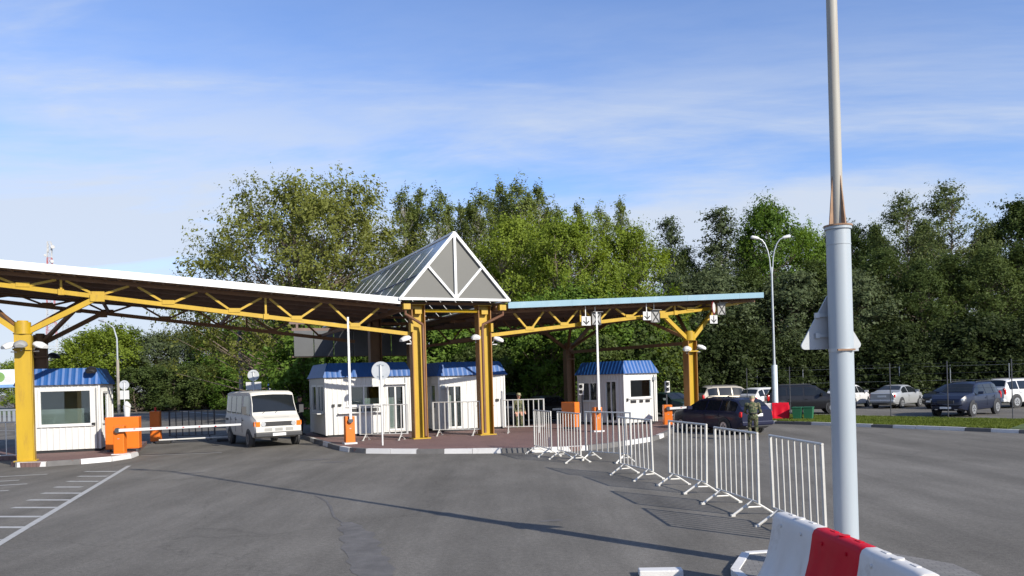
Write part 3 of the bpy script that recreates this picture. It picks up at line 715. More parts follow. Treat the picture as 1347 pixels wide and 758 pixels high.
def booth(name, label, loc, rotz, w, d, h, front, left, right, rh=.62, inset=.26, door=None, shelf=None):
    t = thing(name, label, 'booth', loc, rotz)
    places = {'front': (w, lambda x, y, z: (x, y, z)), 'right': (d, lambda x, y, z: (w - y, x, z)), 'left': (d, lambda x, y, z: (y, d - x, z)), 'back': (w, lambda x, y, z: (w - x, d - y, z))}
    MB().box(.05, w - .05, .05, d - .05, 0, .14).build('plinth', DARKIN, t)
    ops = {'front': front, 'left': left, 'right': right, 'back': []}
    for side, (ww, pl) in places.items():
        off = .0 if side in ('front', 'back') else .071
        pl2 = pl if off == 0 else (lambda x, y, z, pl=pl, ww=ww: pl(.071 + x * (ww - .142) / ww, y, z))
        holes = [o[:4] for o in ops[side]]
        b = MB(); wall_panel(b, ww, h, holes, pl2, z0=.1); b.build('wall', WALL, t)
        for o in ops[side]:
            x0, x1, z0, z1 = o[:4]; kind = o[4] if len(o) > 4 else 'window'
            fr = MB(); f = .06
            def fb(a0, a1, c0, c1, y0=-.03, y1=.05):
                fr.hexa([pl2(a0, y0, c0), pl2(a1, y0, c0), pl2(a1, y1, c0), pl2(a0, y1, c0), pl2(a0, y0, c1), pl2(a1, y0, c1), pl2(a1, y1, c1), pl2(a0, y1, c1)])
            fb(x0 - f, x0 + .02, z0 - f, z1 + f); fb(x1 - .02, x1 + f, z0 - f, z1 + f); fb(x0 + .021, x1 - .021, z1 - .02, z1 + f); fb(x0 + .021, x1 - .021, z0 - f, z0 + .02)
            if kind == 'sash': fb((x0 + x1) / 2 - .03, (x0 + x1) / 2 + .03, z0 + .021, z1 - .021)
            wo = fr.build('door' if kind == 'door' else 'window', WFRAME, t)
            if kind == 'door':
                p = MB()
                for c0, c1 in ((z0 + .08, z1 - .03),):
                    p.hexa([pl2(x0 + .08, .02, c0), pl2(x1 - .08, .02, c0), pl2(x1 - .08, .03, c0), pl2(x0 + .08, .03, c0), pl2(x0 + .08, .02, c1), pl2(x1 - .08, .02, c1), pl2(x1 - .08, .03, c1), pl2(x0 + .08, .03, c1)])
                p.build('pane', GLASS, wo)
                m_ = MB(); xm = (x0 + x1) / 2
                m_.hexa([pl2(xm - .035, -.01, z0), pl2(xm + .035, -.01, z0), pl2(xm + .035, .019, z0), pl2(xm - .035, .019, z0), pl2(xm - .035, -.01, z1), pl2(xm + .035, -.01, z1), pl2(xm + .035, .019, z1), pl2(xm - .035, .019, z1)])
                m_.build('stile', WFRAME, wo)
            else:
                p = MB(); p.hexa([pl2(x0, .02, z0), pl2(x1, .02, z0), pl2(x1, .028, z0), pl2(x0, .028, z0), pl2(x0, .02, z1), pl2(x1, .02, z1), pl2(x1, .028, z1), pl2(x0, .028, z1)])
                p.build('pane', GLASS, wo)
                s_ = MB(); s_.hexa([pl2(x0 - .1, -.07, z0 - .085), pl2(x1 + .1, -.07, z0 - .085), pl2(x1 + .1, -.031, z0 - .085), pl2(x0 - .1, -.031, z0 - .085), pl2(x0 - .1, -.07, z0 - .062), pl2(x1 + .1, -.07, z0 - .062), pl2(x1 + .1, -.031, z0 - .062), pl2(x0 - .1, -.031, z0 - .062)])
                s_.build('sill', WFRAME, wo)
    # corner trims
    for x, y in ((0, 0), (w, 0), (0, d), (w, d)):
        MB().box(x - .035, x + .035, y - .035, y + .035, .09, h - .002).build('corner_trim', WFRAME, t)
    MB().box(.09, w - .09, .09, d - .09, .15, .2).build('floor', INNER, t)
    MB().box(.3, w - .3, .62, .67, .2, 1.62).build('desk_partition', INNER, t)
    # blue ribbed mansard skirt
    ov = .12; rf = MB()
    O = [(-ov, -ov), (w + ov, -ov), (w + ov, d + ov), (-ov, d + ov)]; I = [(inset - ov, inset - ov), (w + ov - inset, inset - ov), (w + ov - inset, d + ov - inset), (inset - ov, d + ov - inset)]
    for i in range(4):
        a, c = Vector(O[i]), Vector(O[(i + 1) % 4]); ai, ci = Vector(I[i]), Vector(I[(i + 1) % 4])
        dd = (c - a); n = int(dd.length / .075); nn = Vector((dd.y, -dd.x)).normalized()
        vs_ = []
        for k in range(n + 1):
            f = k / n; bump_ = .018 if k % 3 == 0 else 0
            lo = a.lerp(c, f) + nn * bump_; up = a.lerp(c, f)
            # ribs stay vertical: clip against the hips
            along = (a.lerp(c, f) - a).length; g_ = min(along, dd.length - along, inset) / inset
            top = a.lerp(c, f) - nn * inset * g_ + nn * bump_
            vs_ += [(lo.x, lo.y, h + .02), (top.x, top.y, h + .02 + rh * g_ + .0)]
        rf.add(vs_, [(2 * k, 2 * k + 2, 2 * k + 3, 2 * k + 1) for k in range(n)])
    ro = rf.build('roof', BLUE, t)
    MB().box(I[0][0] + .01, I[2][0] - .01, I[0][1] + .01, I[2][1] - .01, h + rh - .04, h + rh + .0).build('roof_top', ROOFM, ro)
    MB().box(-ov + .02, w + ov - .02, -ov + .02, d + ov - .02, h - .0, h + .018).build('eaves_board', mat('grey eaves board', (.2, .2, .21), .6), ro)
    if shelf:
        for (sx0, sx1, sz) in shelf:
            MB().box(sx0, sx1, -.2, -.012, sz, sz + .03).build('counter', WFRAME, t)
    return t
ang = CA
bl = booth('small_booth', 'small white booth with wide window and blue roof beside the yellow column', (-18.3, 29.75, .15), R(17), 2.72, 2.6, 2.52,
      [(.72, 2.42, 1.05, 2.32)], [], [(.5, 1.6, 1.1, 2.2)])
b1 = booth('booth', 'white booth with glazed door and shaded left side near the van', (-8.0, 34.4, .15), CA, 3.75, 3.6, 2.55,
      [(.95, 2.35, 1.35, 2.15, 'sash'), (2.72, 3.42, .22, 2.12, 'door')], [(1.9, 3.25, 1.12, 2.2, 'sash'), (.5, 1.5, 1.12, 2.2)], [(.8, 1.7, 1.1, 2.1)], shelf=[(.5, 2.5, 1.0)])
MB().box(-.32, -.04, .3, 1.9, 1.0, 1.04).build('counter', WFRAME, b1)
for x0, x1 in ((1.0, 1.55), (1.65, 2.3)): MB().box(x0, x1, -.03, -.013, 1.06, 1.2).build('document_slot', BLACK, b1)
b2 = booth('booth', 'white booth with open door behind the gable columns', (-3.3, 36.1, .15), CA, 3.2, 3.0, 2.5,
      [(.45, 1.05, .2, 2.05, 'door'), (1.9, 2.6, 1.2, 2.1)], [(.6, 1.5, 1.05, 2.1), (1.9, 2.6, 1.05, 2.1)], [])
# the open door leaf
dl = MB(); dl.box(0, .62, -.02, .02, .2, 2.05); o = dl.build('door_leaf', WFRAME, b2); o.location = (.44, -.04, 0); o.rotation_euler[2] = R(-115)
MB().box(2.75, 2.9, -.06, -.013, 1.28, 1.4).build('intercom', BLACK, b2)
b3 = booth('booth', 'white booth with shaded left side standing alone beyond the barricade row', (5.15, 37.1, .15), R(36), 2.1, 3.2, 2.38,
      [(.38, 1.75, 1.28, 2.1)], [(.25, 1.35, 1.15, 2.0, 'sash'), (2.0, 2.75, .2, 2.05, 'door')], [], rh=.6)
for x0, x1 in ((.4, .75), (.95, 1.2), (1.35, 1.65)): MB().box(x0, x1, -.03, -.013, 1.02, 1.15).build('document_slot', BLACK, b3)

def fittings(bo, items):
    for nm, m, x0, x1, z0, z1, dep in items: MB().box(x0, x1, -.02 - dep, -.019, z0, z1).build(nm, m, bo)
fittings(b1, [('conduit', GREYBOX, .30, .33, .12, 1.3, .03), ('junction_box', BLACK, .26, .37, 1.3, 1.42, .06), ('intercom', BLACK, .52, .66, 1.32, 1.42, .05), ('cable_duct', GALV, 3.52, 3.57, .12, 2.5, .04), ('door_hood', WFRAME, 2.6, 3.55, 2.2, 2.24, .16), ('notice', SIGNW, 2.46, 2.62, 1.35, 1.6, .004)])
fittings(b2, [('conduit', GREYBOX, 3.0, 3.03, .12, 1.4, .03), ('vent', GALV, .12, .3, 1.9, 2.1, .03), ('notice', PLATE, 1.3, 1.55, 1.3, 1.65, .004)])
fittings(b3, [('conduit', GREYBOX, 1.92, 1.95, .12, 2.3, .03), ('junction_box', BLACK, .12, .2, 1.1, 1.25, .05), ('lamp_bracket', GALV, 1.85, 2.0, 2.05, 2.2, .12)])
fittings(bl, [('conduit', GREYBOX, 2.6, 2.63, .12, 2.4, .03), ('junction_box', BLACK, 2.45, 2.56, .98, 1.08, .05), ('cable_duct', GALV, .3, .34, .12, 2.4, .03)])
# dark floodlight on the small booth's roof, intercom
floodlight('small black floodlight on the blue roof of the small booth', (-15.9, 30.4, 3.22), R(200), -.4, BLACK, (0, -.2, -.1))
def two_lamp(label, loc, rotz, pole):
    t = thing('traffic_light', label, 'traffic light', loc, rotz, 'two lamp signals at the far booth')
    MB().box(-.12, .12, -.07, .07, -.28, .28).build('housing', WFRAME, t, bevel=.02)
    for z in (-.13, .13):
        c = MB().disc((0, -.075, z), (0, 1, 0), .085, .012, 16).build('lamp', BLACK, t)
        MB().box(-.09, .09, -.2, -.082, z + .085, z + .1).build('visor', BLACK, t)
    if pole: MB().tube([(0, .1, -.2), (0, .1, -loc[2] + .15)], .035, 8).build('pole', DBAR, t, True); MB().box(-.03, .03, .071, .1, -.1, .0).build('bracket', DBAR, t)
    else: MB().box(-.03, .03, .071, .25, -.1, .0).build('bracket', DBAR, t)
    return t
two_lamp('two lamp white signal on the shaded wall of the lone booth', (3.35, 39.0, 1.85), R(-20), True)
two_lamp('two lamp white signal right of the lone booth', (7.55, 39.2, 1.85), R(10), True)

# ================================================================== BARRIER GATES
def gate(label, loc, rotz, arm_len, raised, cab=(.36, .34, 1.05), gap=.0):
    t = thing('barrier_gate', label, 'barrier gate', loc, rotz, 'orange barrier gates')
    w, d, h = cab
    MB().box(-w / 2 - .06, w / 2 + .06, -d / 2 - .06, d / 2 + .06, 0, .06).build('base_plate', KW, t)
    c = MB().box(-w / 2, w / 2, -d / 2, d / 2, .06, h).build('cabinet', ORANGE, t, bevel=.02)
    MB().box(-w / 2 + .03, w / 2 - .03, -d / 2 - .006, -d / 2 + .002, .14, h * .62).build('door', ORANGE, c, bevel=.004)
    MB().box(-.03, .03, -d / 2 - .012, -d / 2 - .007, h * .55, h * .58).build('lock', GALV, c)
    hz = h - .16
    MB().disc((0, -d / 2 - .06, hz), (0, 1, 0), .095, .1, 16).build('hub', DBAR, t, True)
    y = -d / 2 - .09
    a = MB()
    if raised: a.hexa([(-.05, y - .03, hz + .05), (.05, y - .03, hz + .05), (.05, y + .03, hz + .05), (-.05, y + .03, hz + .05), (-.035, y - .025, hz + arm_len), (.035, y - .025, hz + arm_len), (.035, y + .025, hz + arm_len), (-.035, y + .025, hz + arm_len)])
    else: a.hexa([(.05, y - .03, hz - .055), (arm_len, y - .025, hz + .03), (arm_len, y + .025, hz + .03), (.05, y + .03, hz - .055), (.05, y - .03, hz + .055), (arm_len, y - .025, hz + .10), (arm_len, y + .025, hz + .10), (.05, y + .03, hz + .055)])
    ao = a.build('arm', WHITEM, t, bevel=.008)
    for k in range(1, int(arm_len / .55)):
        q = k * .55
        if raised: MB().box(-.03, .03, y - .034, y - .0305, hz + q, hz + q + .05).build('reflector', PW if k % 2 else WHITEM, ao)
        else: MB().box(q, q + .06, y - .034, y - .0305, hz + .02, hz + .05).build('reflector', REDL, ao)
    return t
gate('orange gate left of the van with its white arm lowered', (-13.98, 28.55, .12), R(8), 4.2, False, (.36, .32, 1.05))
gate('orange gate with raised white arm before the booth with glazed door', (-6.22, 30.49, .15), CA, 3.9, True)
gate('orange gate with raised white arm behind the barricade row', (3.5, 33.44, .15), R(15), 4.1, True, (.34, .32, 1.02))
gate('orange gate right of the lone booth with arm lowered over the road', (7.15, 37.2, .05), R(-2), 2.2, False, (.38, .5, 1.0))
def cabinet(label, loc, rotz, w, d, h, m=ORANGE):
    t = thing('control_cabinet', label, 'cabinet', loc, rotz, 'orange control cabinets')
    for x in (-w / 2 + .08, w / 2 - .08):
        MB().box(x - .04, x + .04, -d / 2 + .03, d / 2 - .03, 0, .1).build('foot', DBAR, t)
    c = MB().box(-w / 2, w / 2, -d / 2, d / 2, .1, h).build('body', m, t, bevel=.015)
    MB().box(-w / 2 + .02, .0 - .008, -d / 2 - .008, -d / 2 + .001, .14, h * .56).build('door', m, c)
    MB().box(.008, w / 2 - .02, -d / 2 - .008, -d / 2 + .001, .14, h * .56).build('door', m, c)
    MB().box(-w / 2 + .02, w / 2 - .02, -d / 2 - .008, -d / 2 + .001, h * .58, h - .03).build('panel', m, c)
    return t
cabinet('wide orange cabinet beside the small booth behind the lowered gate', (-14.55, 30.0, .15), R(14), 1.15, .5, 1.28)
t = cabinet('narrow orange cabinet with warning lamp next to the dark barricade', (-16.1, 36.2, 0), R(15), .42, .5, 1.45)
MB().tube([(0, 0, 1.45), (0, 0, 1.62)], .05, 10).build('warning_lamp', REDL, t, True)
cabinet('orange cabinet with shaded face behind the second barricade in the row', (2.55, 35.6, .15), R(40), .30, .85, 1.2)

# ================================================================== BARRICADES
BW, BTOP, BBOT = 1.78, 1.40, .25
_fr = MB()
for x in (-BW / 2, BW / 2): _fr.box(x - .03, x + .03, -.016, .016, BBOT - .015, BTOP - .018)
_fr.tube([(-BW / 2 - .03, 0, BTOP), (BW / 2 + .03, 0, BTOP)], .02, 8); _fr.tube([(-BW / 2, 0, BBOT), (BW / 2, 0, BBOT)], .017, 8)
FRAME_ME = _fr.mesh('frame', BARRM, True)
BAR_ME = MB().box(-.019, .019, -.008, .008, BBOT + .01, BTOP - .012).mesh('bar', BARRM)
_l = MB(); _l.tube([(0, 0, BBOT), (0, .36, .02)], .021, 6); _l.tube([(0, 0, BBOT), (0, -.36, .02)], .021, 6); _l.tube([(0, -.19, .14), (0, .19, .14)], .015, 6)
for y in (-.36, .36): _l.box(-.03, .03, y - .035, y + .035, 0, .035)
LEG_ME = _l.mesh('leg', BARRM, True)
def recol(me, m):
    c = me.copy(); c.materials[0] = m; return c
FRAME_D, BAR_D, LEG_D = recol(FRAME_ME, DBAR), recol(BAR_ME, DBAR), recol(LEG_ME, DBAR)
brd = random.Random(9)
def barricade(label, loc, rotz, group, dark=False, nb=7, sc=1.0, lean=0.0):
    t = thing('barricade', label, 'barricade', loc, rotz, group); t.scale = (sc, 1, 1 if sc <= 1.05 else 1.0); t.rotation_euler[0] = brd.uniform(-.022, .022); t.rotation_euler[1] = lean
    link(FRAME_D if dark else FRAME_ME, 'frame', t)
    for k in range(nb): link(BAR_D if dark else BAR_ME, 'bar', t, (-BW / 2 + (k + 1) * BW / (nb + 1), 0, 0))
    for x in (-BW / 2 + .22, BW / 2 - .22): link(LEG_D if dark else LEG_ME, 'leg', t, (x, 0, 0))
    return t
G1 = 'white barricades in a row across the asphalt'
row = [((0.7, 26.15), (1.12, 24.6), 'white barricade farthest down the row, seen almost edge on by the kerb'),
       ((1.35, 24.2), (1.85, 22.6), 'second farthest white barricade of the row, before the orange cabinet'),
       ((2.15, 23.6), (3.2, 22.3), 'third farthest white barricade of the row, before the raised arm gate'),
       ((2.64, 20.01), (3.15, 18.29), 'middle white barricade of the row, in front of the lone booth'),
       ((3.41, 17.75), (3.81, 16.0), 'third nearest white barricade of the row, before the front of the dark wagon'),
       ((3.79, 15.11), (4.04, 13.37), 'second nearest white barricade of the row, before the rear of the dark wagon'),
       ((4.11, 12.77), (4.24, 11.05), 'nearest white barricade, right behind the white and red plastic barrier')]
for (p, q, lab) in row:
    barricade(lab, ((p[0] + q[0]) / 2, (p[1] + q[1]) / 2, 0), math.atan2(q[1] - p[1], q[0] - p[0]), G1)
G2 = 'white barricades on the paved island'
barricade('white barricade in front of the glazed booth door', (-5.15, 31.9, .15), R(-10), G2, sc=1.1)
barricade('white barricade between the two gable columns', (-2.35, 33.5, .15), R(-12), G2, sc=1.14)
barricade('white barricade before the distant guard, right of the gable columns', (.45, 34.2, .15), R(-4), G2, nb=7, sc=.98)
barricade('dark barricade left of the yellow column at the picture edge', (-17.7, 28.3, .0), R(30), 'dark steel barricades', False, 4, .8)
barricade('dark steel barricade beyond the lowered gate arm', (-14.9, 37.3, 0), R(8), 'dark steel barricades', True, 6, 1.12)
# white low bar under the dark barricade
t = thing('ground_bar', 'white bar lying on dark blocks below the dark barricade', 'bar', (-14.2, 36.0, 0), R(8))
MB().tube([(-1.6, 0, .16), (1.5, 0, .2)], .035, 8).build('rail', WHITEM, t, True)
for x in (-1.4, 1.2): MB().box(x - .3, x + .3, -.15, .15, 0, .12).build('block', RUBBER, t, bevel=.03)

# ================================================================== PLASTIC BARRIERS
def water_barrier(label, loc, rotz, m, ln=1.0, h=.8, bw=.34, tw=.10):
    t = thing('plastic_barrier', label, 'barrier', loc, rotz, 'red and white plastic barriers')
    prof = [(bw, 0), (bw, .06), (bw * .80, .15), (bw * .58, .30), (tw + .045, .48), (tw + .015, .64), (tw, .74), (tw * .8, h - .02), (tw * .45, h)]
    full = [(-y, z) for y, z in prof] + [(y, z) for y, z in reversed(prof)]
    b = MB(); n = len(full); xs = [-ln / 2, -ln / 2 + .02, -ln * .36, -ln * .33, -ln * .12, -ln * .09, ln * .12, ln * .15, ln * .36, ln * .39, ln / 2 - .02, ln / 2]
    for i, x in enumerate(xs):
        k = .965 if i in (0, len(xs) - 1) else (1.0 if i not in (3, 4, 7, 8) else .94)
        for y, z in full:
            kk = 1 - (1 - k) * (1 if .1 < z < .5 or i in (0, len(xs) - 1) else 0)
            b.v.append((x, y * kk, z * (1 if i not in (0, len(xs) - 1) else .992)))
    for i in range(len(xs) - 1):
        for k in range(n - 1): b.f.append((i * n + k, i * n + k + 1, (i + 1) * n + k + 1, (i + 1) * n + k)); b.m.append(0)
        b.f.append((i * n + n - 1, i * n, (i + 1) * n, (i + 1) * n + n - 1)); b.m.append(0)
    b.f.append(tuple(range(n))); b.m.append(0); b.f.append(tuple(range((len(xs) - 1) * n, len(xs) * n))); b.m.append(0)
    b.build('body', m, t, True)
    MB().tube([(0, 0, h - .01), (0, 0, h + .012)], .05, 12).build('filler_cap', m, t, True)
    MB().tube([(ln / 2 - .005, 0, .15), (ln / 2 - .005, 0, .68)], .035, 8).build('coupling', m, t, True)
    for x in (-ln * .25, ln * .25):
        MB().disc((x, -(tw + .012), .69), (0, 1, 0), .018, .02, 10).build('plug', m, t)
        MB().box(x - .05, x + .05, tw * .2 - .02, tw * .2 + .02, h - .012, h + .006).build('lifting_lug', m, t)
    return t
water_barrier('white plastic barrier block farthest from the bottom edge, before the barricade', (2.98, 8.42, .06), R(-85), PW, .96)
water_barrier('red plastic barrier block between the two white ones', (3.05, 7.47, .06), R(-86), PR, .95)
water_barrier('white plastic barrier block cut by the bottom edge', (3.09, 6.52, .06), R(-89), PW, .96)
water_barrier('distant white plastic barrier block before the parked cars', (12.45, 39.6, .1), R(-20), PW, .8, .8)
water_barrier('distant red plastic barrier block next to the green bin', (13.1, 39.35, .1), R(-15), PR, .78, .82)

# ================================================================== TALL POLE WITH SIGNS
t = thing('light_pole', 'tall stepped pale pole with rusty collar standing behind the red barrier', 'pole', (3.84, 9.35, .06))
MB().tube([(0, 0, 0), (0, 0, 3.98)], .135, 28).build('lower_shaft', POLEB, t, True)
MB().tube([(0, 0, 3.80), (0, 0, 3.815)], .139, 28).build('weld_ring', POLEB, t, True)
MB().tube([(0, 0, 3.98), (0, 0, 4.012)], .152, 28).build('flange', POLEB, t, True)
MB().tube([(0, 0, 4.012), (0, 0, 4.03)], .160, 28).build('flange_plate', RUST, t, True)
MB().tube([(0, 0, 4.03), (0, 0, 9.2), (0, 0, 11.0)], [.066, .056, .05], 20).build('upper_shaft', POLEU, t, True)
for k in range(4):
    a = R(20 + 90 * k); c_, s_ = math.cos(a), math.sin(a)
    b = MB(); pr = [(.05, 4.03), (.125, 4.03), (.062, 4.62), (.05, 4.62)]
    vv = []
    for o_ in (-.006, .006):
        vv += [(r * c_ - o_ * s_, r * s_ + o_ * c_, z) for r, z in pr]
    b.add(vv, [(0, 1, 2, 3), (7, 6, 5, 4)] + [(i, (i + 1) % 4, 4 + (i + 1) % 4, 4 + i) for i in range(4)]); b.build('gusset', RUST, t)
MB().tube([(0, 0, 2.56), (0, 0, 2.60)], .141, 28).build('clamp_band', GALV, t, True)
MB().box(-.10, .10, -.155, -.125, 2.57, 2.59).build('clamp_bolt', RUST, t); MB().box(.13, .19, -.03, .0, 2.565, 2.595).build('clamp_bolt', GALV, t)
MB().tube([(0, 0, 10.9), (-.25, .1, 11.15), (-.7, .3, 11.25)], .04, 8).build('lamp_arm', POLEU, t, True)
MB().tube([(-.6, .26, 11.2), (-.75, .33, 11.24), (-1.2, .5, 11.3)], [.05, .12, .07], 10).build('lamp_head', GREYBOX, t, True)
def tri_sign(label, loc, rotz, side=.72):
    t = thing('triangle_sign', label, 'sign', loc, rotz)
    h = side * .866; r = .045
    P = []
    for (cx, cz, a0) in ((-side / 2 + r * 1.73, r, 150), (side / 2 - r * 1.73, r, 270), (0, h - 2 * r, 30)):
        for k in range(6): a = R(a0 + 120 * k / 5); P.append((cx + r * math.cos(a), cz + r * math.sin(a)))
    MB().prism(P, 'y', -.012, .012).build('board', SIGNB, t)
    for z in (.14, .38): MB().box(-.16, .16, -.04, -.013, z, z + .04).build('back_rail', GALV, t); MB().box(-.2, -.15, -.05, -.013, z - .01, z + .05).build('clip', GALV, t)
    return t
tri_sign('back of a grey triangular road sign fixed behind the tall pole', (3.785, 9.515, 2.66), R(4), .79)

# ================================================================== OTHER SIGNS, POSTS, LAMPS
def round_back_sign(label, loc, rotz, r, zc, plate=None, group=None):
    t = thing('road_sign', label, 'road sign', loc, rotz, group)
    MB().tube([(0, 0, 0), (0, 0, zc + r * .6)], .03, 8).build('post', WHITEM, t, True)
    MB().disc((0, .04, zc), (0, 1, 0), r, .02, 28).build('disc', mat('aluminium sign back', (.55, .57, .58), .45, .25), t)
    MB().box(-.03, .03, .0, .028, zc - r * .75, zc + r * .75).build('back_rail', GALV, t)
    for z in (-.6, .6): MB().box(-.12, .12, .005, .029, zc + z * r - .015, zc + z * r + .015).build('bracket', GALV, t)
    if plate: MB().box(-plate[0] / 2, plate[0] / 2, .03, .045, zc - r - .06 - plate[1], zc - r - .06).build('plate', SIGNW, t)
    return t
round_back_sign('round sign seen from behind in front of the glazed booth door', (-4.78, 29.3, .15), R(-2), .34, 2.72)
round_back_sign('round sign with square plate rising behind the van roof', (-14.8, 46, 0), R(8), .32, 3.08, (.85, .45))
round_back_sign('small round sign with plate behind the small booth', (-26.55, 55, 0), R(8), .32, 2.8, (.6, .6))
t = thing('notice_frame', 'blue steel frame with white board behind the van', 'notice board', (-17.7, 60, 0), R(5))
for x in (-.48, .48): MB().box(x - .05, x + .05, -.05, .05, 0, 3.1).build('post', BLUES, t)
MB().box(-.53, .53, -.05, .05, 3.0, 3.1).build('top_bar', BLUES, t); MB().box(-.43, .43, -.04, .02, 1.75, 2.45).build('board', SIGNW, t)
MB().box(-.43, .43, -.045, -.041, 1.8, 1.95).build('print', BLUES, t)
t = thing('litter_bin', 'small white bin on a post left of the dark barricade', 'bin', (-24.0, 50.0, 0))
MB().tube([(0, 0, .0), (0, 0, 1.1)], .04, 8).build('post', DBAR, t); MB().tube([(0, 0, .75), (0, 0, 1.5)], [.16, .22], 12).build('body', WHITEM, t, True); MB().tube([(0, 0, 1.5), (0.1, 0, 1.56)], [.24, .24], 12).build('lid', WHITEM, t, True)

t = thing('street_lamp', 'double armed street lamp standing among the parked cars', 'street lamp', (14.05, 43, .05))
MB().tube([(0, 0, 0), (0, 0, 2.75)], .15, 14).build('lower_shaft', mat('pale blue lamp post', (.62, .70, .75), .45), t, True)
MB().tube([(0, 0, 2.75), (0, 0, 3.1), (0, 0, 8.0)], [.085, .065, .05], 10).build('upper_shaft', GALV, t, True)
for q in (-1, 1):
    a = MB(); pts = [(q * .02, 0, 7.6)] + [(q * .62 * (1 - math.cos(x * math.pi / 2)) + q * .06, 0, 7.9 + 1.65 * math.sin(x * math.pi / 2)) for x in (0, .2, .4, .6, .8, 1)]
    a.tube(pts, .032, 8).build('arm', GALV, t, True)
    MB().tube([(q * .62, 0, 9.55), (q * .72, 0, 9.57), (q * 1.0, 0, 9.63), (q * 1.06, 0, 9.63)], [.04, .085, .09, .04], 10).build('lamp_head', WHITEM, t, True)
t = thing('street_lamp', 'thin curved street lamp above the bright bushes behind the small booth', 'street lamp', (-39.2, 80, 0))
MB().tube([(0, 0, 0), (0, 0, 5.5)], .14, 8).build('lower_shaft', WOOD, t, True)
MB().tube([(0, 0, 5.5), (0, 0, 7.6), (-.3, 0, 8.7), (-1.2, 0, 9.4)], [.09, .08, .07, .06], 8).build('arm', GALV, t, True)
MB().tube([(-1.1, 0, 9.35), (-1.3, 0, 9.42), (-1.8, 0, 9.5)], [.06, .14, .06], 8).build('lamp_head', GALV, t, True)
t = thing('utility_pole', 'plain grey wooden pole rising behind the van', 'pole', (-23.6, 70, 0))
MB().tube([(0, 0, 0), (0, 0, 7.2)], [.19, .14], 10).build('shaft', WOOD, t, True); MB().tube([(0, 0, 6.2), (0, 0, 7.3)], .2, 8).build('top_box', DBAR, t, True)
for lab, x, y in (('wheeled green bin nearest the red barrier', 13.72, 38.75), ('second green bin beside the first on the grass', 14.2, 38.6)):
    t = thing('wheelie_bin', lab, 'bin', (x, y, .1), R(-30), 'green bins'); t.scale = (.78, .78, .66)
    MB().hexa([(-.22, -.24, .08), (.22, -.24, .08), (.22, .24, .08), (-.22, .24, .08), (-.28, -.32, .88), (.28, -.32, .88), (.28, .3, .88), (-.28, .3, .88)]).build('body', BIN, t)
    MB().box(-.3, .3, -.35, .33, .881, .93).build('lid', BIN, t, bevel=.02)
    for q in (-1, 1): MB().disc((q * .22, .25, .09), (1, 0, 0), .09, .05, 12).build('wheel', RUBBER, t)
    MB().tube([(-.2, .36, .86), (.2, .36, .86)], .02, 8).build('handle', BIN, t)

# billboard, guard rail, towers at the left edge
t = thing('billboard', 'wide billboard on two posts at the far left edge', 'billboard', (-50.3, 80, 0), R(8))
for x in (-1.0, 1.6): MB().box(x - .1, x + .1, -.1, .1, 0, 3.1).build('post', WHITEM, t)
bb = MB().box(-4, 2.2, -.1, .1, 3.05, 4.85).build('board', mat('billboard print', (.62, .68, .74), .5, var=.15, scale=.7), t)
MB().box(-4, 2.2, -.108, -.101, 3.05, 3.35).build('print', mat('billboard blue', (.18, .32, .55), .5), bb)
for i, (x, z, r_, m) in enumerate([(-.6, 4.1, .5, mat('billboard green', (.18, .32, .1), .5)), (.2, 3.9, .35, SIGNW), (1.5, 4.3, .3, SIGNW), (1.4, 3.7, .2, mat('billboard green', (.18, .32, .1))), (-2, 4.1, .6, SIGNW)]):
    MB().disc((x, -.106 - .004 * i, z), (0, 1, 0), r_, .004, 16).build('print', m, bb)
t = thing('guard_rail', 'low grey slatted railing at the far left road edge', 'railing', (-40, 60, 0), R(-4))
MB().box(-14, 6.5, -.06, .06, .0, .35).build('base', KG, t); MB().box(-14, 6.5, -.05, .05, 1.15, 1.28).build('top_rail', GALV, t)
sl = MB().box(-.1, .1, -.02, .02, .36, 1.15).mesh('slat', GALV)
for k in range(55): link(sl, 'slat', t, (-13.9 + k * .373, 0, 0))
def lattice(name, label, loc, h, wb, wt, bands, arms=()):
    t = thing(name, label, 'tower', loc, R(20))
    n = bands
    for i in range(n):
        z0, z1 = h * i / n, h * (i + 1) / n; w0, w1 = wb + (wt - wb) * i / n, wb + (wt - wb) * (i + 1) / n
        b = MB()
        C = [(-1, -1), (1, -1), (1, 1), (-1, 1)]
        for k in range(4):
            a, c = C[k], C[(k + 1) % 4]
            b.bar((a[0] * w0 / 2, a[1] * w0 / 2, z0), (a[0] * w1 / 2, a[1] * w1 / 2, z1), .11)
            b.bar((a[0] * w0 / 2, a[1] * w0 / 2, z0), (c[0] * w1 / 2, c[1] * w1 / 2, z1), .055)
            b.bar((a[0] * w1 / 2, a[1] * w1 / 2, z1), (c[0] * w1 / 2, c[1] * w1 / 2, z1), .055)
        b.build('lattice_section', (TOWR if (i // 2) % 2 == n // 2 % 2 else TOWW) if name == 'telecom_tower' else GALV, t)
    return t
t = lattice('telecom_tower', 'thin red and white lattice mast above the left canopy', (-114.2, 200, 0), 40, 3.0, .8, 20)
for (x, z, s_) in ((.9, 38.6, .45), (-.8, 36.5, .3), (.7, 35.0, .4), (-.9, 33.6, .3)):
    MB().disc((x, -.9, z), (.5 * s_, -1, 0), s_, .3, 14).build('dish', TOWW, t)
for k in range(3):
    a = R(120 * k); MB().box(math.cos(a) * .6 - .08, math.cos(a) * .6 + .08, math.sin(a) * .6 - .08, math.sin(a) * .6 + .08, 37.4, 39.6).build('antenna', TOWW, t)
t = lattice('power_pylon', 'thin grey power pylon beneath the left canopy', (-99.7, 180, 0), 19, 3.0, .8, 9)
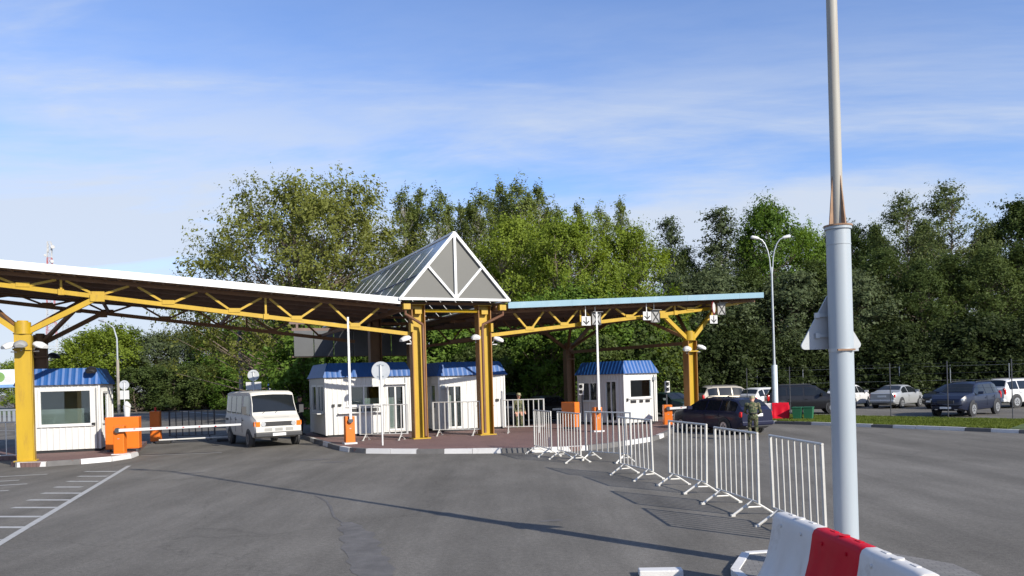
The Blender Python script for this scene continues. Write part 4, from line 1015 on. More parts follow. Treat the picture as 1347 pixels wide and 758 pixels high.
for z, w_ in ((17.5, 3.2), (14.8, 4.2), (12.2, 3.4)): MB().bar((-w_, 0, z), (w_, 0, z), .18, .18).build('cross_arm', GALV, t)

# fences by the car park
def fence(label, pts, h, step_posts, wires, m=DBAR, white=False):
    t = thing('wire_fence', label, 'fence', (0, 0, 0))
    for i in range(len(pts) - 1):
        a, c = Vector(pts[i] + (0,)), Vector(pts[i + 1] + (0,)); n = max(1, round((c - a).length / step_posts))
        for k in range(n + (1 if i == len(pts) - 2 else 0)):
            p = a.lerp(c, k / n); MB().tube([(p.x, p.y, 0), (p.x, p.y, h)], .022, 6).build('post', m, t)
        for w in wires: MB().tube([(a.x, a.y, h * w), (c.x, c.y, h * w)], .004, 4).build('wire', m, t)
    return t
fence('thin dark wire fence along the grass before the car park', [(13.2, 45.2), (18.15, 38.6), (24.5, 30.0)], 2.7, 2.6, (.3, .55, .8, .97))
fence('wire fence behind the parked cars under the trees', [(-2, 60), (18, 59), (30, 55), (48, 45)], 2.6, 3.2, (.3, .6, .97), GALV)

# ================================================================== VEHICLES
def paint(name, col, metal=0.0):
    return mat(name, col, 0.38, metal, var=0.03, scale=1, coat=0.3, spec=.35)
class Car:
    """lofted body; x runs from rear (0) to nose (L)"""
    def __init__(s, top, belt, bot, half, tumble=.24, dome=.85):
        s.top, s.belt, s.bot, s.half, s.tumble, s.dome = top, belt, bot, half, tumble, dome
        s.L = top[-1][0]
    def I(s, tab, x): return float(np.interp(x, [p[0] for p in tab], [p[1] for p in tab]))
    def sec(s, x):
        w, zb, zl, zt = s.I(s.half, x), s.I(s.bot, x), s.I(s.belt, x), s.I(s.top, x)
        h = max(zt - zl, .02); ye = w * (.95 - s.tumble * min(1, h / .5))
        return [(0, zb), (w * .8, zb), (w * .95, zb + .05), (w * .99, zb + .2), (w, zb + (zl - zb) * .6), (w * .985, zl - .05), (w * .95, zl),
                (w * .95 + (ye - w * .95) * .5, zl + h * s.dome * .5), (ye, zl + h * s.dome), (ye * .9, zl + h * (s.dome + (1 - s.dome) * .6)), (ye * .55, zl + h * .985), (0, zl + h)]
    def side(s, x, f):
        P = s.sec(x); a, b_, c = P[6], P[7], P[8]
        if f < .5: k = f / .5; return a[0] + (b_[0] - a[0]) * k, a[1] + (b_[1] - a[1]) * k
        k = (f - .5) / .5; return b_[0] + (c[0] - b_[0]) * k, b_[1] + (c[1] - b_[1]) * k
    def body(s, n=44):
        xs = sorted(set([round(x, 3) for x in np.linspace(0, s.L, n)] + [p[0] for p in s.top]))
        b = MB(); rows = []
        for x in xs:
            P = s.sec(x); rows.append([(x, -y, z) for y, z in reversed(P[1:])] + [(x, y, z) for y, z in P[:]])
        m = len(rows[0])
        for r_ in rows: b.v += r_
        for i in range(len(rows) - 1):
            for k in range(m - 1): b.f.append((i * m + k, i * m + k + 1, (i + 1) * m + k + 1, (i + 1) * m + k)); b.m.append(0)
        b.f.append(tuple(range(m))); b.m.append(0); b.f.append(tuple(range((len(rows) - 1) * m, len(rows) * m))); b.m.append(0)
        # close the seam at the middle of the floor
        for i in range(len(rows) - 1):
            pass
        return b
    def sidewin(s, x0, x1, q, n=7, f0=.1, f1=.9):
        b = MB()
        for i in range(n):
            x = x0 + (x1 - x0) * i / (n - 1)
            for f in (f0, .5, f1):
                y, z = s.side(x, f); b.v.append((x, q * (y + .007), z + .002))
        for i in range(n - 1):
            for k in range(2): b.f.append((i * 3 + k, i * 3 + k + 1, (i + 1) * 3 + k + 1, (i + 1) * 3 + k)); b.m.append(0)
        return b
    def screen(s, x0, x1, inset=.9, n=5, m=7):
        b = MB()
        for i in range(n):
            x = x0 + (x1 - x0) * i / (n - 1); P = s.sec(x); pts = P[8:][::-1]
            dx = .01 * (1 if s.I(s.top, x + .05) < s.I(s.top, x - .05) else -1)
            for k in range(m):
                y = P[8][0] * inset * (2 * k / (m - 1) - 1)
                z = float(np.interp(abs(y), [p[0] for p in pts], [p[1] for p in pts]))
                b.v.append((x + dx, y, z + .008))
        for i in range(n - 1):
            for k in range(m - 1): b.f.append((i * m + k, i * m + k + 1, (i + 1) * m + k + 1, (i + 1) * m + k)); b.m.append(0)
        return b
def wheel(parent, x, y, r, q, rim, w=.2):
    o = bpy.data.objects.new('wheel', None)
    t = MB(); t.tube([(x, y - q * w, r), (x, y - q * .02, r), (x, y, r)], [r, r, r * .93], 22)
    wo = t.build('wheel', RUBBER, parent, True)
    bpy.data.objects.remove(o)
    b = MB(); b.disc((x, y + q * .004, r), (0, 1, 0), r * .64, .02, 18); ro = b.build('rim', rim, wo)
    sp = MB()
    for k in range(5):
        a = 2 * math.pi * k / 5 + .3
        sp.bar((x + math.cos(a) * r * .14, y + q * .018, r + math.sin(a) * r * .14), (x + math.cos(a) * r * .42, y + q * .018, r + math.sin(a) * r * .42), .045, .01, up=(0, 1, 0))
    sp.build('spoke', DBAR, wo)
    return wo
def make_car(name, label, loc, rotz, kind, pm, rim=RIM, group=None, wb=None, glass=CGLASS):
    t = thing(name, label, 'van' if kind == 'van' else 'car', loc, rotz, group)
    if kind == 'wagon':
        c = Car([(0, .98), (.08, 1.02), (.18, 1.14), (.44, 1.38), (.8, 1.45), (2.2, 1.47), (2.75, 1.42), (3.05, 1.27), (3.5, 1.0), (4.3, .9), (4.62, .76), (4.72, .6)],
                [(0, .90), (.9, .92), (3.4, .90), (3.6, .93), (4.3, .82), (4.62, .68), (4.72, .55)], [(0, .34), (.3, .22), (4.3, .2), (4.72, .3)],
                [(0, .74), (.25, .83), (1, .87), (3.6, .87), (4.3, .81), (4.6, .68), (4.72, .58)], .26)
        wins = [(.34, 1.25), (1.33, 2.12), (2.2, 3.28)]; scr = [(.17, .43), (2.82, 3.46)]; wx = (.95, 3.78); r = .31
    elif kind == 'sedan':
        c = Car([(0, .92), (.08, .98), (.75, 1.03), (.95, 1.12), (1.5, 1.38), (1.9, 1.43), (2.5, 1.43), (2.8, 1.36), (3.4, 1.0), (4.1, .88), (4.4, .74), (4.5, .6)],
                [(0, .86), (.08, .93), (.8, .97), (1, .92), (3.3, .90), (3.45, .95), (4.1, .82), (4.4, .68), (4.5, .55)], [(0, .34), (.3, .22), (4.1, .2), (4.5, .3)],
                [(0, .72), (.25, .82), (1, .86), (3.4, .86), (4.1, .8), (4.4, .68), (4.5, .56)], .26)
        wins = [(1.05, 1.85), (1.93, 3.2)]; scr = [(.98, 1.48), (2.83, 3.36)]; wx = (.88, 3.55); r = .31
    elif kind == 'hatch':
        c = Car([(0, .95), (.06, 1.0), (.2, 1.15), (.5, 1.42), (.85, 1.5), (1.9, 1.5), (2.3, 1.43), (3.0, 1.0), (3.7, .88), (3.95, .72), (4.02, .58)],
                [(0, .88), (.6, .94), (2.9, .90), (3.1, .94), (3.7, .82), (3.95, .66), (4.02, .54)], [(0, .34), (.3, .22), (3.7, .2), (4.02, .3)],
                [(0, .72), (.2, .8), (.8, .85), (3.0, .85), (3.7, .78), (3.95, .66), (4.02, .56)], .24)
        wins = [(.38, .8), (.88, 1.6), (1.68, 2.85)]; scr = [(.2, .48), (2.34, 2.96)]; wx = (.7, 3.2); r = .30
    elif kind == 'suv':
        c = Car([(0, 1.08), (.06, 1.12), (.2, 1.25), (.42, 1.6), (.8, 1.68), (2.3, 1.68), (2.7, 1.6), (3.3, 1.16), (4.1, 1.05), (4.4, .88), (4.48, .68)],
                [(0, .98), (.6, 1.04), (3.2, 1.0), (3.45, 1.08), (4.1, .98), (4.4, .8), (4.48, .62)], [(0, .42), (.3, .3), (4.1, .28), (4.48, .38)],
                [(0, .78), (.2, .86), (.8, .91), (3.4, .91), (4.1, .86), (4.4, .74), (4.48, .64)], .22)
        wins = [(.42, 1.05), (1.13, 1.95), (2.03, 3.15)]; scr = [(.2, .42), (2.75, 3.26)]; wx = (.82, 3.55); r = .36
    else:
        c = Car([(0, 2.05), (.03, 2.12), (.15, 2.22), (.6, 2.25), (3.7, 2.25), (3.92, 2.21), (4.03, 2.12), (4.36, 1.34), (4.42, 1.27), (4.77, 1.11), (4.82, 1.04)],
                [(0, 1.22), (4.3, 1.22), (4.44, 1.18), (4.77, 1.03), (4.82, .96)], [(0, .42), (.2, .36), (4.4, .36), (4.82, .44)],
                [(0, .90), (.08, .96), (.4, .985), (4.2, .985), (4.6, .955), (4.76, .93), (4.82, .9)], .085, .93)
        wins = [(.25, 1.0), (1.15, 1.85), (2.0, 2.75), (3.1, 4.08)]; scr = [(4.045, 4.335)]; wx = (.98, 4.02); r = .33
    L = c.L
    b = c.body(); body = b.build('body', pm, t, True)
    for x0, x1 in wins:
        for q in (-1, 1): c.sidewin(x0, x1, q, f0=.08, f1=.93 if kind != 'van' else .86).build('window', glass, t, True)
    for i, (x0, x1) in enumerate(scr):
        if kind == 'van': c.screen(x0, x1, .97).build('windshield', glass, t, True)
        else: c.screen(x0, x1, .93).build('windshield' if i else 'rear_window', glass, t, True)
    if kind == 'van':
        MB().box(-.012, 0.002, -.75, -.05, 1.3, 1.85).build('rear_window', glass, t); MB().box(-.012, .002, .05, .75, 1.3, 1.85).build('rear_window', glass, t)
    for x in wx:
        w = c.I(c.half, x)
        for q in (-1, 1):
            MB().disc((x, q * (w - .035), r + .03), (0, 1, 0), r * 1.17, .085, 24).build('wheel_arch', BUMP, body)
            wheel(t, x, q * (w + .022), r, q, rim)
    # door seams, handles, mirrors
    for x0, x1 in wins[1:]:
        for q in (-1, 1):
            w = c.I(c.half, x0)
            MB().box(x0 - .05, x0 - .043, min(q * w * .99, q * (w + .004)), max(q * w * .99, q * (w + .004)), c.I(c.bot, x0) + .2, c.I(c.belt, x0) - .05).build('door_seam', BLACK, body)
            MB().box(x0 + .02, x0 + .16, min(q * w, q * (w + .022)), max(q * w, q * (w + .022)), c.I(c.belt, x0) - .17, c.I(c.belt, x0) - .14).build('handle', pm if kind != 'van' else BLACK, body)
    xm = wins[-1][1] - (.25 if kind != 'van' else -.02)
    for q in (-1, 1):
        w = c.I(c.half, xm); zl = c.I(c.belt, xm)
        m_ = MB(); m_.hexa([(xm - .05, q * (w - .02), zl + .06), (xm + .09, q * (w - .02), zl + .06), (xm + .07, q * (w + .2), zl + .07), (xm - .04, q * (w + .2), zl + .07), (xm - .05, q * (w - .02), zl + .2), (xm + .06, q * (w - .02), zl + .18), (xm + .04, q * (w + .2), zl + .19), (xm - .04, q * (w + .2), zl + .21)])
        if kind == 'van':
            m_ = MB(); m_.box(xm, xm + .05, min(q * (w + .08), q * (w + .26)), max(q * (w + .08), q * (w + .26)), zl + .1, zl + .42); m_.tube([(xm + .03, q * (w - .1), zl + .06), (xm + .03, q * (w + .15), zl + .1)], .015, 6)
        m_.build('mirror', pm if kind != 'van' else BUMP, t)
    # lamps, bumpers, plates
    def lens(nm, x, y, z, sx, sy, sz, m):
        b = MB(); n = 12; R_ = [(-.5, .0), (-.38, .8), (0, 1), (.38, .8), (.5, .0)]
        for k, (u_, rr) in enumerate(R_):
            for j in range(n):
                a = 2 * math.pi * j / n; ca, sa = math.cos(a), math.sin(a)
                ex = lambda v: math.copysign(abs(v) ** .6, v)
                b.v.append((x + u_ * sx, y + ex(ca) * rr * sy, z + ex(sa) * rr * sz))
        for k in range(4):
            for j in range(n): b.f.append((k * n + j, k * n + (j + 1) % n, (k + 1) * n + (j + 1) % n, (k + 1) * n + j)); b.m.append(0)
        return b.build(nm, m, t, True)
    zf = {'wagon': .66, 'sedan': .64, 'hatch': .66, 'suv': .82, 'van': .93}[kind]
    hw = c.I(c.half, L)
    if kind == 'van':
        MB().box(L - .01, L + .012, -.66, .66, .84, 1.02).build('grille', BUMP, t)
        for k in range(5): MB().box(L + .012, L + .02, -.6, .6, .865 + k * .032, .875 + k * .032).build('grille_slat', BLACK, t)
        for q in (-1, 1):
            MB().disc((L + .01, q * .60, .93), (1, 0, 0), .095, .035, 18).build('headlight', CHROME, t, True)
            MB().box(L - .06, L + .016, min(q * .72, q * .89), max(q * .72, q * .89), .83, 1.03).build('indicator', AMBER, t, bevel=.01)
            MB().box(L - .2, L - .05, min(q * .9, q * .945), max(q * .9, q * .945), .85, 1.02).build('indicator', AMBER, t)
        MB().box(L - .16, L + .1, -.93, .93, .42, .6).build('bumper', BUMP, t, bevel=.04)
        MB().box(L - .05, L + .05, -.9, .9, .6, .8).build('front_panel', pm, t, bevel=.02)
        for y in (-.42, 0, .42): MB().box(L + .051, L + .056, y - .15, y + .15, .65, .77).build('air_vent', mat('grey vent', (.3, .3, .28), .6), t)
        MB().box(L + .101, L + .11, -.26, .26, .46, .57).build('number_plate', PLATE, t)
        for q in (-1, 1): MB().bar((4.36, q * .25 - .25, 1.34), (4.2, q * .25 + .2, 1.62), .02, .02).build('wiper', BLACK, t)
        MB().bar((L - .32, -.5, 1.19), (L - .32, .5, 1.19), .3, .008).build('hood_vent', mat('white van paint', (.62, .62, .60)), t)
        for q in (-1, 1):
            MB().box(1.95, 3.0, min(q * .98, q * .992), max(q * .98, q * .992), .82, .86).build('trim_strip', BUMP, t)
            MB().box(.3, .75, min(q * .97, q * .99), max(q * .97, q * .99), 1.0, 1.1).build('air_slot', BLACK, t)
    else:
        for q in (-1, 1):
            lens('headlight', L - .2, q * (c.I(c.half, L - .2) - .13), zf, .26, .16, .075, CHROME)
            lens('tail_light', .08, q * (c.I(c.half, .08) - .06), zf + .14, .16, .10, .12 if kind != 'suv' else .2, REDL)
            lens('fog_lamp', L - .04, q * hw * .72, .38, .08, .07, .05, CHROME)
        MB().box(L - .05, L + .012, -hw * .6, hw * .6, zf - .16, zf - .02).build('grille', BUMP, t, bevel=.01)
        MB().box(L - .02, L + .03, -.26, .26, .40, .5).build('number_plate', PLATE, t)
        MB().box(-.02, .015, -.26, .26, zf + .06, zf + .17).build('number_plate', PLATE, t)
        MB().box(-.06, .3, -c.I(c.half, .1) * .98, c.I(c.half, .1) * .98, .36, .55).build('rear_bumper', pm, t, bevel=.05)
        MB().box(-.065, .1, -c.I(c.half, .1) * .8, c.I(c.half, .1) * .8, .33, .37).build('bumper_trim', BUMP, t)
        if kind in ('wagon', 'suv'):
            for q in (-1, 1):
                y = c.sec(1.6)[8][0] * .88; zt = c.sec(1.6)[9][1]
                MB().tube([(.7, q * y, zt + .0), (.8, q * y, zt + .05), (2.3, q * y, zt + .05), (2.45, q * y, zt)], .018, 6).build('roof_rail', BUMP, t, True)
    return t
def front_at(fx, fy, heading, L):      # origin (rear) from nose position
    return (fx - math.cos(heading) * L, fy - math.sin(heading) * L, 0)
VANW = mat('white van paint', (.54, .53, .495), .5, var=.03, dirt=(.4, .38, .34), dirt_amt=.3, spec=.3)
hd = R(-57.5)
make_car('van', 'old white panel van coming through the open lane', front_at(-9.33, 31.95, hd, 4.82), hd, 'van', VANW, RIMD)
# dark wagon leaving: rear left corner towards the camera
hd = R(90 + 24)
make_car('estate_car', 'dark blue estate car waiting at the gate behind the barricade row', (9.5, 31.25, 0), hd, 'wagon', paint('dark blue car paint', (.008, .010, .032)))
GP = 'cars parked behind the grass strip'
make_car('parked_car', 'beige estate car half hidden behind the right canopy column', (11.6, 50.5, 0), R(10), 'suv', paint('beige car paint', (.42, .38, .31), .3), group=GP)
make_car('parked_car', 'white hatchback just left of the double street lamp', (14.4, 49.6, 0), R(35), 'hatch', paint('white car paint', (.58, .58, .57)), group=GP)
make_car('parked_car', 'black car right of the double street lamp behind the green bins', (14.6, 46.4, 0), R(-12), 'suv', paint('black car paint', (.010, .010, .012)), group=GP)
make_car('parked_car', 'white car largely hidden by the tall pale pole', (20.6, 51.0, 0), R(48), 'hatch', paint('white car paint', (.58, .58, .57)), group=GP)
make_car('parked_car', 'silver saloon car right of the tall pale pole', (22.6, 49.2, 0), R(42), 'sedan', paint('silver car paint', (.46, .47, .47), .5), group=GP)
make_car('parked_car', 'black car tucked behind the dark blue off-roader', (28.3, 48.6, 0), R(200), 'hatch', paint('black car paint', (.010, .010, .012)), group=GP)
make_car('parked_car', 'dark blue off-roader facing the road at the right edge', (24.6, 41.9, 0), R(218), 'suv', paint('navy car paint', (.008, .012, .03)), group=GP)
make_car('parked_car', 'white car behind the dark blue off-roader at the right edge', (27.6, 46.3, 0), R(20), 'suv', paint('white car paint', (.58, .58, .57)), group=GP)
make_car('parked_car', 'dark car with pale windows beyond the orange cabinet', (2.35, 42.9, 0), R(112), 'hatch', paint('black car paint', (.010, .010, .012)), RIM)
make_car('parked_car', 'dark blue car showing just right of the booth with open door', (-.2, 43.5, 0), R(105), 'suv', paint('dark blue car paint', (.008, .010, .032)), RIM)
make_car('parked_car', 'dark green car behind the right canopy column and the lone booth', (8.2, 50.0, 0), R(-60), 'sedan', paint('dark green car paint', (.012, .028, .022)), RIM)
make_car('parked_car', 'dark car on the far road behind the small booth', (-25.6, 47.5, 0), R(160), 'sedan', paint('grey car paint', (.03, .033, .04)), RIM)

# ================================================================== PEOPLE
def person(label, loc, rotz, J, clothes, cap=None, shoes=SHOE, dark_hair=True, bare_arms=False):
    """J: joint dict in metres, local, facing +x.  One continuous remeshed body."""
    t = thing('person', label, 'person', loc, rotz)
    b = MB()
    def ball(p, r, sx=1, sy=1, sz=1, n=10):
        p = Vector(p); base = len(b.v); m = 7
        for i in range(m + 1):
            th = math.pi * i / m
            for k in range(n):
                a = 2 * math.pi * k / n
                b.v.append((p.x + r * sx * math.sin(th) * math.cos(a), p.y + r * sy * math.sin(th) * math.sin(a), p.z + r * sz * math.cos(th)))
        for i in range(m):
            for k in range(n): b.f.append((base + i * n + k, base + i * n + (k + 1) % n, base + (i + 1) * n + (k + 1) % n, base + (i + 1) * n + k)); b.m.append(0)
    def limb(pts, rads):
        b.tube(pts, rads, 10)
        for p, r_ in zip(pts, rads): ball(p, r_ * 1.0)
    pel, che, nek, hed = J['pelvis'], J['chest'], J['neck'], J['head']
    ball(pel, .15, .85, 1.15, .95); ball(che, .17, .78, 1.15, 1.2)
    mid_ = [(pel[i] + che[i]) / 2 for i in range(3)]; ball(mid_, .15, .8, 1.08, 1.3)
    limb([che, nek], [.11, .058]); limb([nek, hed], [.056, .06])
    ball(hed, .105, .95, .76, 1.15, 14); ball((hed[0] + .035, hed[1], hed[2] - .05), .075, .9, .75, 1.0)
    ball((hed[0] + .105, hed[1], hed[2] - .015), .02, 1.1, .7, 1.4)
    for q in (-1, 1): ball((hed[0] - .005, hed[1] + q * .082, hed[2] - .005), .026, .8, .4, 1.2); ball((hed[0] + .088, hed[1] + q * .032, hed[2] + .02), .014)
    ball((hed[0] + .093, hed[1], hed[2] - .065), .02, .6, 1.4, .5)
    hands = []
    for s_ in ('l', 'r'):
        q = 1 if s_ == 'l' else -1
        sh, el, wr = J['shoulder_' + s_], J['elbow_' + s_], J['wrist_' + s_]
        limb([che, sh], [.10, .078]); limb([sh, el, wr], [.07, .052, .036])
        hp, kn, an = J['hip_' + s_], J['knee_' + s_], J['ankle_' + s_]
        limb([pel, hp], [.12, .10]); limb([hp, kn, an], [.098, .068, .052])
        limb([(an[0] - .02, an[1], an[2] - .04), (an[0] + .13, an[1], an[2] - .055), (an[0] + .19, an[1], an[2] - .062)], [.05, .045, .036])
        d = (Vector(wr) - Vector(el)).normalized(); hn = Vector(wr) + d * .07
        limb([wr, tuple(hn)], [.034, .036]); side_ = d.cross(Vector((1, 0, 0)) if abs(d.x) < .8 else Vector((0, 0, 1))).normalized(); fw = side_.cross(d)
        for k, ln in enumerate((.075, .085, .08, .062)):
            p0 = hn + side_ * (.028 - .018 * k); p1 = p0 + d * ln * .55 + fw * .008; p2 = p1 + d * ln * .4 + fw * .03
            b.tube([p0, p1, p2], [.0105, .010, .008], 6)
        p0 = Vector(wr) + d * .03 + side_ * .03; b.tube([p0, p0 + side_ * .035 + d * .03, p0 + side_ * .04 + d * .065 + fw * .015], [.012, .011, .009], 6)
        hands.append((Vector(wr), Vector(hn)))
    o = b.build('body', [clothes, SKIN, shoes], t)
    rm = o.modifiers.new('skin', 'REMESH'); rm.mode = 'VOXEL'; rm.voxel_size = .0125; rm.use_smooth_shade = True
    sm = o.modifiers.new('soft', 'SMOOTH'); sm.factor = .5; sm.iterations = 3
    dg = bpy.context.evaluated_depsgraph_get(); me = bpy.data.meshes.new_from_object(o.evaluated_get(dg))
    o.modifiers.clear(); o.data = me
    me.materials.clear()
    for m in (clothes, SKIN, shoes): me.materials.append(m)
    nk = Vector(nek); ax = (Vector(hed) - nk).normalized()
    for p in me.polygons:
        c = p.center; mi = 0
        if (c - nk).dot(ax) > .015 and (c - Vector(hed)).length < .24: mi = 1
        elif any((c - w_).dot((h_ - w_).normalized()) > .0 and (c - w_).length < .24 for w_, h_ in hands): mi = 1
        elif c.z < .11: mi = 2
        p.material_index = mi; p.use_smooth = True
    H_ = Vector(hed)
    if cap:
        cb = MB(); n = 14
        prof = [(.104, .02), (.108, .07), (.1, .11), (.05, .128), (.004, .13)]
        for r_, z in prof:
            for k in range(n): a = 2 * math.pi * k / n; cb.v.append((H_.x + r_ * math.cos(a), H_.y + r_ * .84 * math.sin(a), H_.z + z))
        for i in range(len(prof) - 1):
            for k in range(n): cb.f.append((i * n + k, i * n + (k + 1) % n, (i + 1) * n + (k + 1) % n, (i + 1) * n + k)); cb.m.append(0)
        cb.hexa([(H_.x + .07, H_.y - .075, H_.z + .02), (H_.x + .175, H_.y - .05, H_.z + .005), (H_.x + .175, H_.y + .05, H_.z + .005), (H_.x + .07, H_.y + .075, H_.z + .02),
                 (H_.x + .07, H_.y - .075, H_.z + .032), (H_.x + .175, H_.y - .05, H_.z + .015), (H_.x + .175, H_.y + .05, H_.z + .015), (H_.x + .07, H_.y + .075, H_.z + .032)])
        cb.build('cap', cap, t, True)
    else:
        hb = MB(); n = 14
        prof = [(.098, -.03), (.11, .03), (.104, .085), (.06, .125), (.004, .135)]
        for r_, z in prof:
            for k in range(n): a = 2 * math.pi * k / n; hb.v.append((H_.x - .018 + r_ * math.cos(a) * .95, H_.y + r_ * .84 * math.sin(a), H_.z + z + (.02 if math.cos(a) > 0 and z < 0 else 0)))
        for i in range(len(prof) - 1):
            for k in range(n): hb.f.append((i * n + k, i * n + (k + 1) % n, (i + 1) * n + (k + 1) % n, (i + 1) * n + k)); hb.m.append(0)
        hb.build('hair', mat('brown hair', (.05, .032, .02), .7), t, True)
    MB().tube([(pel[0], pel[1], pel[2] + .09), (pel[0], pel[1], pel[2] + .125)], .155, 16).build('belt', SHOE, t, True)
    return t
STAND = dict(pelvis=(0, 0, .94), chest=(.01, 0, 1.30), neck=(.0, 0, 1.50), head=(.02, 0, 1.66),
             hip_l=(0, .09, .90), hip_r=(0, -.09, .90), knee_l=(.03, .11, .50), knee_r=(.02, -.11, .50), ankle_l=(0, .12, .09), ankle_r=(-.02, -.12, .09),
             shoulder_l=(0, .2, 1.42), shoulder_r=(0, -.2, 1.42), elbow_l=(-.02, .27, 1.14), elbow_r=(-.02, -.27, 1.14), wrist_l=(.10, .26, .90), wrist_r=(.12, -.25, .90))
LEAN = dict(pelvis=(-.10, 0, .86), chest=(.12, 0, 1.17), neck=(.22, 0, 1.34), head=(.32, 0, 1.46),
            hip_l=(-.10, .09, .83), hip_r=(-.10, -.09, .83), knee_l=(.06, .12, .46), knee_r=(.0, -.11, .46), ankle_l=(-.02, .12, .09), ankle_r=(-.14, -.12, .09),
            shoulder_l=(.14, .2, 1.27), shoulder_r=(.14, -.2, 1.27), elbow_l=(.22, .27, 1.01), elbow_r=(.20, -.28, 1.0), wrist_l=(.42, .20, .95), wrist_r=(.40, -.22, .93))
person('person in camouflage uniform leaning at the rear of the dark estate car', (8.62, 28.9, 0), R(75), LEAN, CAMO, CAPM)
person('person in camouflage uniform and cap standing behind the island barricade', (.28, 37.7, .0), R(-60), STAND, CAMO, CAPM)
ARM = dict(STAND); ARM.update(elbow_r=(.14, -.28, 1.2), wrist_r=(.38, -.2, 1.22), elbow_l=(.1, .27, 1.18), wrist_l=(.36, .18, 1.2))
person('person in dark clothes at the shaded booth window beside the van', (-9.75, 36.75, .15), R(-20), ARM, CLOTHD)

# ================================================================== GRASS ON THE VERGE
rng = np.random.default_rng(3)
def grass(name, label, quad, n, z, h):
    A, B, C, D = [np.array(q) for q in quad]
    u = rng.random((n, 1)); v = rng.random((n, 1))
    p = (A * (1 - u) + B * u) * (1 - v) + (D * (1 - u) + C * u) * v
    a = rng.random(n) * 6.283; hh = h * (.5 + rng.random(n)); w = .012 + rng.random(n) * .014
    V = np.zeros((n, 3, 3))
    V[:, 0, 0] = p[:, 0] - np.cos(a) * w; V[:, 0, 1] = p[:, 1] - np.sin(a) * w
    V[:, 1, 0] = p[:, 0] + np.cos(a) * w; V[:, 1, 1] = p[:, 1] + np.sin(a) * w
    V[:, 2, 0] = p[:, 0] + rng.normal(0, .05, n); V[:, 2, 1] = p[:, 1] + rng.normal(0, .05, n)
    V[:, :2, 2] = z; V[:, 2, 2] = z + hh
    me = bpy.data.meshes.new(name); me.vertices.add(n * 3); me.vertices.foreach_set('co', V.reshape(-1))
    me.loops.add(n * 3); me.loops.foreach_set('vertex_index', np.arange(n * 3, dtype=np.int32))
    me.polygons.add(n); me.polygons.foreach_set('loop_start', np.arange(0, n * 3, 3, dtype=np.int32)); me.update(); me.validate()
    me.materials.append(BLADE)
    o = bpy.data.objects.new(name, me); COL.objects.link(o); o['kind'] = 'stuff'; o['label'] = label
for qd, n in (([(12.0, 38.6), (18.0, 29.3), (21.9, 33.8), (14.3, 44.0)], 42000),):
    grass('grass', 'short green grass growing on the verge before the car park', qd, n, .1, .07)
grass('grass', 'rough grass along the far road under the hedge trees', [(-44, 92.2), (-22, 92.2), (-20, 97), (-46, 97)], 14000, .01, .35)

# ================================================================== TREES
def leaf_mesh(name, P, N, S, m, rng):
    n = len(P)
    r = rng.normal(size=(n, 3)); N = N / np.linalg.norm(N, axis=1, keepdims=True)
    U = np.cross(N, r); U /= np.linalg.norm(U, axis=1, keepdims=True) + 1e-9
    W = np.cross(N, U)
    S = S[:, None]; asp = (.42 + .25 * rng.random((n, 1)))
    V = np.stack([P - U * S, P - W * S * asp + U * S * .1, P + U * S, P + W * S * asp + U * S * .1], 1)
    me = bpy.data.meshes.new(name); me.vertices.add(n * 4); me.vertices.foreach_set('co', V.astype(np.float32).reshape(-1))
    me.loops.add(n * 4); me.loops.foreach_set('vertex_index', np.arange(n * 4, dtype=np.int32))
    me.polygons.add(n); me.polygons.foreach_set('loop_start', np.arange(0, n * 4, 4, dtype=np.int32)); me.update(); me.validate()
    me.materials.append(m)
    return me

